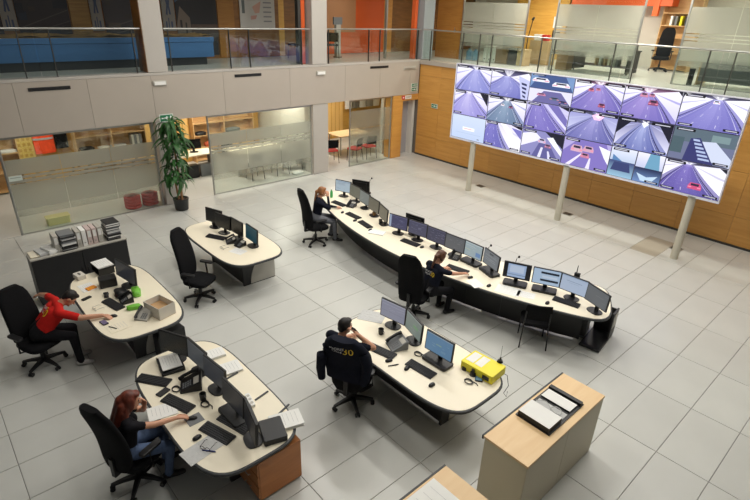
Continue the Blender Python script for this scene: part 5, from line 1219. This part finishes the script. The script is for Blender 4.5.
# keyboards
for a, b, lb in ((((-7.253, -0.032)), ((-6.759, -0.003)), 'black keyboard at the left end of the curved desk'),
                 (((-6.444, -0.248)), ((-5.896, -0.260)), 'black keyboard second from the left end of the curved desk'),
                 (((-5.850, -0.341)), ((-5.346, -0.426)), 'black keyboard left of the white papers on the curved desk'),
                 (((-4.552, -0.318)), ((-4.008, -0.256)), 'black keyboard in front of the violet map monitors'),
                 (((-3.118, -0.491)), ((-2.648, -0.404)), 'black keyboard under the hands of the woman in navy'),
                 (((-1.176, 0.014)), ((-0.698, 0.114)), 'black keyboard at the right end of the curved desk'),
                 (((-2.081, -3.319)), ((-1.729, -3.239)), 'black keyboard under the arm of the phoning man'),
                 (((-1.499, -3.155)), ((-1.054, -3.116)), 'black keyboard before the blue screen monitor'),
                 (((-7.138, -3.384)), ((-6.752, -3.177)), 'black keyboard on the empty desk'),
                 (((-5.747, -5.794)), ((-5.267, -5.682)), 'black keyboard on the desk of the man in red'),
                 (((-3.496, -6.087)), ((-3.093, -5.798)), 'black keyboard leftmost on the foreground desk'),
                 (((-2.921, -5.968)), ((-2.461, -5.793)), 'black keyboard before the red haired woman'),
                 (((-2.156, -5.806)), ((-1.752, -5.676)), 'black keyboard near the right end of the foreground desk')):
    x, y, a_, l = put(a, b); keyboard(x, y, a_, lb)
x, y, a_, l = put((-2.187, -5.612), (-1.756, -5.488)); keyboard(x, y+0.03, a_, 'black keyboard behind the rightmost one on the foreground desk')
# mice
for q, lb in (((-5.914, -0.415), 'mouse beside the second keyboard of the curved desk'), ((-5.292, -0.494), 'mouse left of the white papers on the curved desk'), ((-6.489, -0.318), 'mouse nearest the person at the left end'), ((-3.979, -0.251), 'mouse right of the keyboard before the violet monitors'),
              ((-2.115, -0.501), 'mouse on the desk edge right of the woman in navy'), ((-1.127, -0.210), 'mouse left of the rightmost keyboard'), ((-1.682, -3.341), 'mouse before the phoning man'), ((-0.958, -3.260), 'mouse at the front edge below the blue screen'), ((-2.031, -5.940), 'mouse right of the red haired woman on grey paper'), ((-1.408, -3.266), 'mouse left of the keyboard before the blue screen'), ((-5.156, -5.842), 'mouse under the hand of the man in red'), ((-2.517, -0.515), 'mouse under the hand of the woman in navy'), ((-2.348, -5.850), 'mouse under the hand of the red haired woman')):
    mouse(q[0], q[1], R(random.uniform(-30, 30)), lb)
# phones
for q, a_, lb, m, s in (((-6.687, 0.119), 20, 'black desk phone near the left end of the curved desk', M_black, 1.0), ((-3.229, -0.107), 15, 'black desk phone beside the woman in navy', M_black, 1.0), ((-1.858, -3.020), -20, 'large grey conference phone before the phoning man', M_mid, 1.25), ((-2.904, -5.615), -25, 'large black desk phone before the red haired woman', M_black, 1.3), ((-6.550, -3.152), -20, 'black desk phone on the empty desk', M_black, 1.0), ((-4.851, -5.498), 40, 'white desk phone beside the cardboard box', M_lgrey, 1.05), ((-5.496, -5.539), -10, 'black desk phone before the wide dark monitor', M_black, 1.0), ((-6.289, -3.093), 10, 'black dock at the teal monitor on the empty desk', M_black, 0.9)):
    phone(q[0], q[1], R(a_), lb, m, s)
# papers
def P_(q, rz, lb, **k): return paper(q[0], q[1], R(rz), lb, **k)
P_((-5.100, -0.477), -62, 'white paper stack on the left half of the curved desk', w=0.22, d=0.34, h=0.02)
P_((-2.333, -0.617), -20, 'paper sheet beside the hand of the woman in navy', w=0.3, d=0.21)
P_((-1.808, -0.363), 20, 'paper sheet before the monitor with black side bars', w=0.42, d=0.3)
P_((-1.518, -0.249), 24, 'paper sheet before the monitor with dark stripes', w=0.3, d=0.21)
P_((-2.676, -2.771), 30, 'pale sheet behind the phoning man', w=0.4, d=0.3, lines_=4, m=M_paperg)
P_((-6.079, -3.253), 20, 'white sheet on the empty desk', w=0.3, d=0.21)
P_((-2.687, -6.073), -12, 'white sheet under the arm of the red haired woman', w=0.24, d=0.32, h=0.008)
P_((-1.856, -5.919), 8, 'grey sheet with a pen at the front of the foreground desk', w=0.24, d=0.52, m=M_paperg)
P_((-6.349, -5.891), 5, 'white sheet under an orange notebook', w=0.30, d=0.22)
P_((-4.838, -5.880), 5, 'loose sheet in front of the man in red', w=0.26, d=0.3, m=M_cream)
P_((-2.325, -5.844), 0, 'small dark mouse mat of the red haired woman', w=0.16, d=0.18, h=0.004, m=M_mid, lines_=0, name='mouse_mat', cat='mat')
P_((-2.902, -5.108), -8, 'white printout stack behind the foreground monitors', w=0.24, d=0.32, h=0.03)
P_((-3.310, -5.127), -8, 'white booklet stack at the far edge of the foreground desk', w=0.2, d=0.3, h=0.035)
x, y = (-1.608, -5.053); P_((x, y), -18, 'thick white paper stack at the right end of the foreground desk', w=0.26, d=0.36, h=0.045)
o = MB().prism(rrect(0.11, 0.15, 0.008), 0.0045, 0.02).build('notebook', mat('orange_cover', (236, 150, 40), 0.5), None, (*(-6.273, -5.850), DZ), R(15), bevel=0.002); tag(o, 'orange notebook on the desk of the man in red', 'notebook')
for q, a_, lb, w_, d_, m in (((-5.968, -6.002), 20, 'black phone lying left on the desk of the man in red', 0.07, 0.15, M_black), ((-5.061, -6.008), 100, 'mobile phone with violet screen at the hand of the man in red', 0.08, 0.15, mat('violet_glass', (120, 110, 140), 0.2)), ((-3.004, -5.936), 20, 'black mobile phone on the foreground desk', 0.09, 0.16, M_black), ((-0.665, -2.658), 35, 'small blue screened device before the yellow box', 0.10, 0.18, mat('device_blue', (110, 150, 180), 0.25))):
    o = MB().prism(rrect(w_, d_, 0.012), 0.001, 0.016).build('mobile_phone', M_black, None, (*q, DZ), R(a_), bevel=0.003); MB().box((-w_/2+0.006, -d_/2+0.012, 0.016), (w_/2-0.006, d_/2-0.012, 0.0175)).build('screen', m, o); tag(o, lb, 'phone')
for q, a_, lb, m in (((-1.572, -3.360), 65, 'black pen on the desk before the conference phone', M_black), ((-4.842, -5.949), 30, 'small black pen in front of the man in red', M_black), ((-1.774, -5.923), 40, 'blue pen on the grey sheet of the foreground desk', mat('pen_blue', (40, 50, 120), 0.4))):
    o = MB().cyl((-0.075,0,0.009),(0.06,0,0.009),0.008,n=8).cyl((0.06,0,0.009),(0.078,0,0.009),0.008,0.002,n=8).build('pen', m, None, (*q, DZ), R(a_)); MB().box((-0.07,-0.002,0.016),(-0.03,0.002,0.019)).build('clip', M_steel, o); tag(o, lb, 'pen')
for q, lb, a_ in (((-5.515, -6.011), 'wire rimmed glasses on the desk of the man in red', 10), ((-6.351, -3.452), 'dark glasses on the empty desk', 10), ((-1.814, -5.949), 'blue framed glasses on the grey sheet', 30)):
    t = thing('eyeglasses', lb, 'glasses', (q[0], q[1], DZ+0.004), R(a_)); m = M_black if 'wire' not in lb else M_steel
    for s in (-1, 1): MB().tube([(s*0.034+0.026*math.cos(k*math.pi/6), 0, 0.024+0.02*math.sin(k*math.pi/6)) for k in range(13)], 0.003, 6).build('rim', m, t); MB().tube([(s*0.062, 0, 0.03), (s*0.064, 0.1, 0.03), (s*0.062, 0.13, 0.008)], 0.003, 6).build('temple', m, t)
    MB().tube([(-0.008,0,0.03),(0.008,0,0.03)],0.003,6).build('bridge', m, t)
# yellow box with label and magnetic antenna
qx, qy = (-0.725, -2.504); t = thing('yellow_case', 'yellow case with white labels on the right end of the desk', 'case', (qx, qy, DZ), R(4))
MB().prism(rrect(0.50, 0.34, 0.02), 0.002, 0.125).build('body', M_yellow, t, bevel=0.008)
MB().box((-0.22,-0.10,0.125),(-0.10,0.13,0.127)).build('label_sheet', M_paper, t); MB().box((-0.08,-0.10,0.125),(0.03,0.13,0.127)).build('label_sheet', M_paper, t); MB().box((0.10,-0.174,0.03),(0.2,-0.17,0.09)).build('vent', M_dark, t)
t = thing('magnet_antenna', 'black magnetic antenna standing on the yellow case', 'antenna', (*(-0.601, -2.307), DZ+0.126)); MB().cyl((0,0,0),(0,0,0.03),0.042,0.03,n=16).cyl((0,0,0.03),(0,0,0.07),0.012,n=10).build('base', M_black, t, smooth=True); MB().cyl((0,0,0.07),(0,0,0.26),0.0025,n=6).build('whip', M_black, t)
for q, lb in (((-0.898, -2.664), 'black walkie talkie charger left of the yellow case'), ((-0.749, -2.681), 'black charger right before the yellow case')):
    o = MB().cyl((0,0,0),(0,0,0.05),0.045,0.038,n=16).build('charger', M_black, None, (*q, DZ), smooth=True); MB().box((-0.02,-0.014,0.05),(0.02,0.014,0.10)).build('radio', M_black, o); tag(o, lb, 'charger')
for q, lb in (((-0.697, -2.839), 'coiled black cable before the yellow case'), ((-1.531, -2.923), 'black cable bundle behind the conference phone'), ((-2.957, -5.792), 'black headset loop beside the large black phone'), ((-2.477, -5.637), 'black cable bundle in the middle of the foreground desk')):
    pts = [(0.05*(1+0.15*(k//12))*math.cos(k*math.pi/6), 0.045*math.sin(k*math.pi/6), 0.008+0.002*(k//6)) for k in range(30)]+[(0.09, 0.05, 0.008), (0.13, 0.03, 0.008)]
    o = MB().tube(pts, 0.006, 6).build('cable', M_black, None, (*q, DZ+0.001), smooth=True); tag(o, lb, 'cable')
o = MB().tube([(0,0,0.0),(0.05,0.03,-0.02),(0.10,0.02,-0.16),(0.07,-0.02,-0.28),(0.11,0.0,-0.33),(0.12,-0.02,-0.22)],0.004,6).build('hanging_cable', M_black, None, (*(-0.509, -2.339), DZ+0.006), smooth=True); tag(o, 'thin cables hanging over the desk end at the yellow case', 'cable')
# gooseneck microphones and radios at the rear of the curved desk
for (bx, by), h, dx, lb in (((-7.173, 1.114), 0.42, 0.08, 'gooseneck microphone behind the left monitors of the curved desk'), ((-2.75, 0.26), 0.36, 0.05, 'gooseneck microphone behind the pale document monitor'), ((-2.12, 0.26), 0.36, 0.05, 'gooseneck microphone left of the monitor with black side bars')):
    t = thing('gooseneck_microphone', lb, 'microphone', (bx, by, DZ)); MB().cyl((0,0,0.001),(0,0,0.03),0.055,0.05,n=16).build('base', M_black, t, smooth=True); MB().tube([(0,0,0.03),(0,0,h*0.6),(dx*0.4,0,h*0.9),(dx,0,h)],0.006,6).build('neck', M_black, t, smooth=True); MB().ell((dx+0.01,0,h+0.01),(0.022,0.022,0.026),10,8).build('head', M_black, t, smooth=True)
t = thing('handheld_radio', 'black handheld radio standing upright behind the bright monitors', 'radio', (-1.06, 0.54, DZ), R(20)); MB().box((-0.05,-0.025,0.001),(0.05,0.025,0.36)).build('body', M_black, t, bevel=0.008); MB().cyl((-0.015,0,0.36),(-0.015,0,0.50),0.009,0.006,n=8).build('antenna', M_black, t)
t = thing('water_bottle', 'green bottle at the left end of the curved desk', 'bottle', (*(-7.506, 0.137), DZ)); MB().loft([[Vector((r*math.cos(k*math.pi/8), r*math.sin(k*math.pi/8), z)) for k in range(16)] for r, z in ((0.033,0.001),(0.036,0.02),(0.036,0.14),(0.014,0.19),(0.014,0.21))]).build('body', M_green, t, smooth=True); MB().cyl((0,0,0.21),(0,0,0.23),0.017,n=14).build('cap', M_paper, t)
for q, lb, m in (((-5.895, 0.147), 'brown bowl of pens between the left monitors', M_brown), ((-5.459, -0.046), 'black cup at the fifth monitor of the curved desk', M_black), ((-7.551, -3.031), 'small black cup before the leftmost dark monitor', M_black), ((-2.231, -2.988), 'black cup under the lavender monitor', M_black), ((-2.574, -5.614), 'black cup among the foreground monitors', M_black)):
    mb = MB(); mb.loft([[Vector((r*math.cos(k*math.pi/8), r*math.sin(k*math.pi/8), z)) for k in range(16)] for r, z in ((0.034,0.001),(0.040,0.05),(0.042,0.095),(0.036,0.095),(0.03,0.012))]); o = mb.build('cup', m, None, (*q, DZ), smooth=True); MB().tube([(0.038,0,0.025),(0.066,0,0.035),(0.066,0,0.07),(0.040,0,0.08)],0.006,6).build('handle', m, o, smooth=True); tag(o, lb, 'cup')
# clutter on the desk of the man in red
t = thing('document_tray', 'black desk tray with white papers beside the black cabinet', 'tray', (*(-6.801, -5.498), DZ), R(4)); MB().box((-0.18,-0.13,0.001),(0.18,0.13,0.012)).box((-0.18,-0.13,0.012),(-0.17,0.13,0.13)).box((0.17,-0.13,0.012),(0.18,0.13,0.13)).box((-0.18,0.12,0.012),(0.18,0.13,0.13)).box((-0.18,-0.13,0.12),(0.18,0.13,0.13)).build('tray', M_black, t)
P_((-6.810, -5.496), 6, 'white papers on top of the black desk tray', w=0.34, d=0.26, h=0.024, z=DZ+0.131)
o = MB().box((-0.1,-0.13,0.001),(0.1,0.13,0.16)).build('speaker_box', M_black, None, (*(-6.217, -5.592), DZ), R(-8), bevel=0.012); MB().box((-0.08,-0.134,0.02),(0.08,-0.13,0.14)).build('grille', M_dark, o); tag(o, 'black box below the paper tray on the left desk', 'box')
o = MB().prism(rrect(0.20, 0.14, 0.015), 0.001, 0.08).build('tissue_box', M_cardw, None, (*(-6.774, -5.889), DZ), R(10), bevel=0.006); MB().prism(superell(0.05, 0.018, 2, 16), 0.08, 0.082).build('opening', M_dark, o); tag(o, 'white tissue box at the left corner of the left desk', 'box')
t = thing('cardboard_box', 'open pale cardboard box on the right end of the left desk', 'box', (*(-4.823, -5.257), DZ), R(14)); w_, d_, h_ = 0.38, 0.28, 0.20
for lo, hi in (((-w_/2,-d_/2,0.006),(w_/2,-d_/2+0.006,h_)), ((-w_/2,d_/2-0.006,0.006),(w_/2,d_/2,h_)), ((-w_/2,-d_/2,0.006),(-w_/2+0.006,d_/2,h_)), ((w_/2-0.006,-d_/2,0.006),(w_/2,d_/2,h_))): MB().box(lo, hi).build('side', [M_cardw], t)
MB().box((-w_/2,-d_/2,0.001),(w_/2,d_/2,0.007)).build('bottom', M_card, t); MB().box((-w_/2+0.007,-d_/2+0.007,0.007),(w_/2-0.007,d_/2-0.007,0.10)).build('contents', M_card, t)
for q, lb, m, d_ in (((-5.643, -5.334), 'lime green pouch before the wide dark monitor', M_lime, (0.30,0.13,0.09)), ((-5.193, -5.523), 'green toy like stapler beside the white phone', M_lime, (0.10,0.22,0.07)), ((-5.513, -5.506), 'red pouch under the lime green one', M_red, (0.14,0.12,0.06)), ((-5.740, -5.537), 'black camera bag before the wide dark monitor', M_black, (0.26,0.2,0.11)), ((-5.860, -5.734), 'black stapler left of the keyboard on the left desk', M_black, (0.16,0.06,0.05))):
    lump((*q, DZ+0.001), d_, m, lb, 'pouch' if 'pouch' in lb else ('bag' if 'bag' in lb else 'stapler'), 'pouch' if 'pouch' in lb else ('camera_bag' if 'bag' in lb else 'stapler'), R(-15))
# foreground desk extras
P_((-3.460, -5.656), -10, 'printed sheets on the sloping stand of the foreground desk', w=0.32, d=0.24, h=0.012, z=DZ+0.06)
o = MB().add([Vector(v) for v in ((-0.2,-0.14,0.001),(0.2,-0.14,0.001),(0.2,0.14,0.001),(-0.2,0.14,0.001),(-0.2,-0.14,0.03),(0.2,-0.14,0.03),(0.2,0.14,0.056),(-0.2,0.14,0.056))],[(3,2,1,0),(4,5,6,7),(0,1,5,4),(1,2,6,5),(2,3,7,6),(3,0,4,7)]).build('document_stand', M_black, None, (*(-3.465, -5.646), DZ), R(-10), bevel=0.005); MB().box((-0.2,-0.15,0.001),(0.2,-0.14,0.045)).build('lip', M_black, o); tag(o, 'black document stand before the leftmost foreground monitor', 'stand')
o = MB().prism(rrect(0.34,0.26,0.02),0.001,0.075).build('docking_box', M_black, None, (-1.56, -5.26, DZ), R(-18), bevel=0.006); MB().box((-0.15,-0.134,0.02),(0.15,-0.13,0.055)).build('front', M_dark, o); tag(o, 'flat black box behind the rightmost foreground monitor', 'computer')
t = thing('power_strip', 'white power strip behind the foreground monitors', 'power strip', (*(-2.186, -5.195), DZ), R(-10)); MB().prism(rrect(0.24,0.06,0.015),0.001,0.035).build('body', M_paper, t, bevel=0.005)
for k in range(3): MB().cyl((-0.07+k*0.07,0,0.035),(-0.07+k*0.07,0,0.037),0.02,n=14).build('socket', M_lgrey, t)
# cable channels across the foreground desk top
for k, (a, b) in enumerate((((-2.767, -5.042), (-2.738, -5.228)), ((-2.198, -4.936), (-2.157, -5.143)), ((-1.834, -4.865), (-1.710, -5.233)))):
    o = MB().box((0, -0.012, 0.0), ((Vector(b)-Vector(a)).length, 0.012, 0.014)).build('cable_channel', M_edge, None, (*a, DZ), math.atan2(b[1]-a[1], b[0]-a[0]), bevel=0.004); tag(o, ['grey cable channel across the far edge, first from the paper stack', 'grey cable channel across the far edge, middle one', 'grey cable channel beside the thick paper stack'][k], 'cable channel')
# wooden drawer pedestal
t = thing('drawer_pedestal', 'cherry wood drawer pedestal under the right end of the foreground desk', 'pedestal', (-1.62, -5.27, 0), 0.0)
MB().box((-0.24,-0.28,0.03),(0.22,0.27,0.60)).build('body', M_oak, t, bevel=0.004)
for k in range(3):
    d = MB().box((-0.235,-0.30,0.05+k*0.18),(0.215,-0.281,0.22+k*0.18)).build('drawer', M_oak, t, bevel=0.003); MB().tube([(-0.06,-0.301,0.13+k*0.18),(-0.06,-0.325,0.13+k*0.18),(0.04,-0.325,0.13+k*0.18),(0.04,-0.301,0.13+k*0.18)],0.006,6).build('handle', M_steel, d)
# footrest platform and bin under the right end of the curved desk
t = thing('pull_out_tray', 'black open equipment carrier under the right end of the curved desk', 'carrier', (-0.50, 0.54, 0), R(8)); MB().box((-0.16,-0.36,0.02),(0.18,0.36,0.06)).build('platform', M_black, t, bevel=0.006); MB().box((0.15,0.1,0.06),(0.18,0.38,0.56)).build('side_wall', M_dark, t); MB().box((-0.16,0.33,0.06),(0.15,0.36,0.55)).build('rear_wall', M_black, t); MB().box((0.182,0.14,0.25),(0.186,0.34,0.52)).build('label_plate', M_lgrey, t)
o = MB().box((-0.1,-0.22,0.0),(0.1,0.22,0.42)).build('computer_tower', M_mid, None, (-0.80, 0.62, 0.0), R(18), bevel=0.008); MB().box((-0.085,-0.225,0.05),(0.085,-0.22,0.38)).build('front', M_dark, o); tag(o, 'grey computer tower under the right end of the curved desk', 'computer')
for x, y, lb in ((-5.22, -5.2, 'black computer tower under the desk of the man in red'), (-4.76, -5.2, 'second black computer tower under the desk of the man in red')):
    o = MB().box((-0.1,-0.22,0.0),(0.1,0.22,0.44)).build('computer_tower', M_black, None, (x, y, 0.0), R(5), bevel=0.008); MB().box((-0.085,-0.225,0.05),(0.085,-0.22,0.4)).build('front', M_dark, o); tag(o, lb, 'computer')

# ------------------------------------------------------------------ cabinets
t = thing('filing_cabinet', 'long black low cabinet carrying binders at the left', 'cabinet', (-7.70, -5.64, 0))
MB().box((-0.26,-0.80,0.04),(0.18,0.80,0.93)).build('body', M_dark, t); MB().box((-0.27,-0.81,0.93),(0.20,0.81,0.955)).build('top', M_lgrey, t, bevel=0.003); MB().box((-0.24,-0.78,0),(0.15,0.78,0.04)).build('plinth', M_black, t)
for s in (-1, 1):
    d = MB().box((0.181,min(s*0.005,s*0.79),0.06),(0.20,max(s*0.005,s*0.79),0.92)).build('door', M_dark, t, bevel=0.002); MB().box((0.20,s*0.05-0.008,0.45),(0.215,s*0.05+0.008,0.58)).build('handle', M_black, d)
ZC = 0.956
def binder(y, label, m, x=-7.72, h=0.31, w=0.075, d=0.28, rz=0.0, tilt=0.0):
    t = thing('ring_binder', label, 'binder', (x, y, ZC), rz); T = Matrix.Rotation(tilt, 4, 'X')
    MB().box((-d/2,-w/2,0.0),(d/2,w/2,h),M=T).build('cover', m, t, bevel=0.004); MB().box((d/2,-w/2+0.012,h*0.5),(d/2+0.002,w/2-0.012,h*0.9),M=T).build('spine_label', M_paper, t); MB().cyl(T @ Vector((d/2,0,0.07)), T @ Vector((d/2+0.003,0,0.07)), 0.014, n=10).build('finger_ring', M_steel, t)
def stackdoc(y, label, n=14, x=-7.70):
    t = thing('document_stack', label, 'papers', (x, y, ZC)); rr = random.Random(int(-y*100))
    for k in range(n):
        MB().cbox((rr.uniform(-0.012,0.012), rr.uniform(-0.01,0.01), 0.013+k*0.0205), (0.30, 0.235, 0.019), rz=rr.uniform(-0.05,0.05)).build('folder', rr.choice([M_paper, M_paperg, M_dark, M_mid, M_dark]), t)
    return t
binder(-5.985, 'grey binder left of the first document stack', M_lgrey)
stackdoc(-5.80, 'tall stack of dark folders next to the lone grey binder', 15)
for k, (dy, m, lb) in enumerate(((0, M_lgrey, 'pale grey binder first in the row right of the folder stack'), (0.09, M_paper, 'white binder second in the row of five'), (0.18, mat('pinkish_card', (206,186,180),0.6), 'pinkish binder in the middle of the row of five'), (0.27, mat('pinkish_card', (206,186,180),0.6), 'pinkish binder fourth in the row of five'), (0.36, M_lgrey, 'pale grey binder last in the row of five'))): binder(-5.62+dy, lb, m)
stackdoc(-5.03, 'tallest stack of dark folders at the right end of the black cabinet', 17)
for k in range(3): paper(-7.72, -6.30+k*0.12, R(90+8*k), ['loose papers leftmost on the black cabinet', 'loose grey folder second on the black cabinet', 'loose papers left of the grey binder'][k], w=0.24, d=0.3, h=0.02+0.03*k, z=ZC, m=[M_cream, M_paperg, M_paper][k])
def white_cabinet(x, y0, y1, label, h=0.91):
    t = thing('low_cabinet', label, 'cabinet', (x, (y0+y1)/2, 0)); w = y1-y0
    MB().box((-0.265,-w/2+0.005,0.0),(0.275,w/2-0.005,h-0.03)).build('body', M_cside, t, bevel=0.003)
    MB().box((-0.28,-w/2,h-0.03),(0.285,w/2,h)).build('top', M_ctop, t, bevel=0.003); MB().box((-0.30,-w/2,h-0.05),(-0.281,w/2,h+0.004)).build('rear_edge', M_edge, t)
    MB().box((0.276,-w/2+0.01,0.05),(0.279,-0.003,h-0.05)).build('door', M_cside, t); MB().box((0.276,0.003,0.05),(0.279,w/2-0.01,h-0.05)).build('door', M_cside, t)
    return t
white_cabinet(0.385, -3.60, -1.91, 'beige low cabinet with an open binder on top, right foreground')
white_cabinet(0.385, -6.05, -4.23, 'beige low cabinet cut by the bottom edge of the photo')
paper(0.30, -4.75, R(0), 'white printed sheet on the bottom edge cabinet', w=0.34, d=0.6, z=0.91, lines_=5)
# open lever arch binder on the cabinet
t = thing('open_binder', 'open black binder with white pages on the beige cabinet', 'binder', (0.36, -2.68, 0.911), R(0)); t.scale = (0.92, 0.92, 1)
MB().box((-0.24,-0.40,0.0),(0.24,-0.06,0.012)).box((-0.24,-0.06,0.0),(0.24,0.10,0.012)).box((-0.24,0.10,0.0),(0.24,0.44,0.012)).build('cover', M_black, t)
MB().box((-0.215,-0.385,0.012),(0.215,-0.09,0.075)).build('page_block', [M_dark], t); MB().box((-0.215,-0.385,0.0755),(0.215,-0.09,0.08)).build('page', M_paper, t)
MB().box((-0.21,0.14,0.012),(0.20,0.33,0.03)).build('page_block', M_dark, t); MB().box((-0.21,0.14,0.0305),(0.20,0.33,0.034)).build('page', M_paper, t); MB().box((-0.23,0.36,0.012),(0.23,0.42,0.05)).build('edge_flap', M_black, t); MB().box((-0.20,-0.04,0.012),(0.20,0.09,0.016)).build('spine_paper', M_paperg, t)
MB().tube([(0.08+0.07*math.cos(R(a)), 0.02+0.05*math.sin(R(a)), 0.03+0.02*math.sin(R(a))) for a in range(0, 361, 20)], 0.005, 6).build('ring_mechanism', M_steel, t); MB().tube([(-0.2+0.03*k, 0.0+0.05*math.sin(k*0.5), 0.03+0.03*math.sin(k*0.24)) for k in range(13)], 0.005, 6).build('lever', M_steel, t)
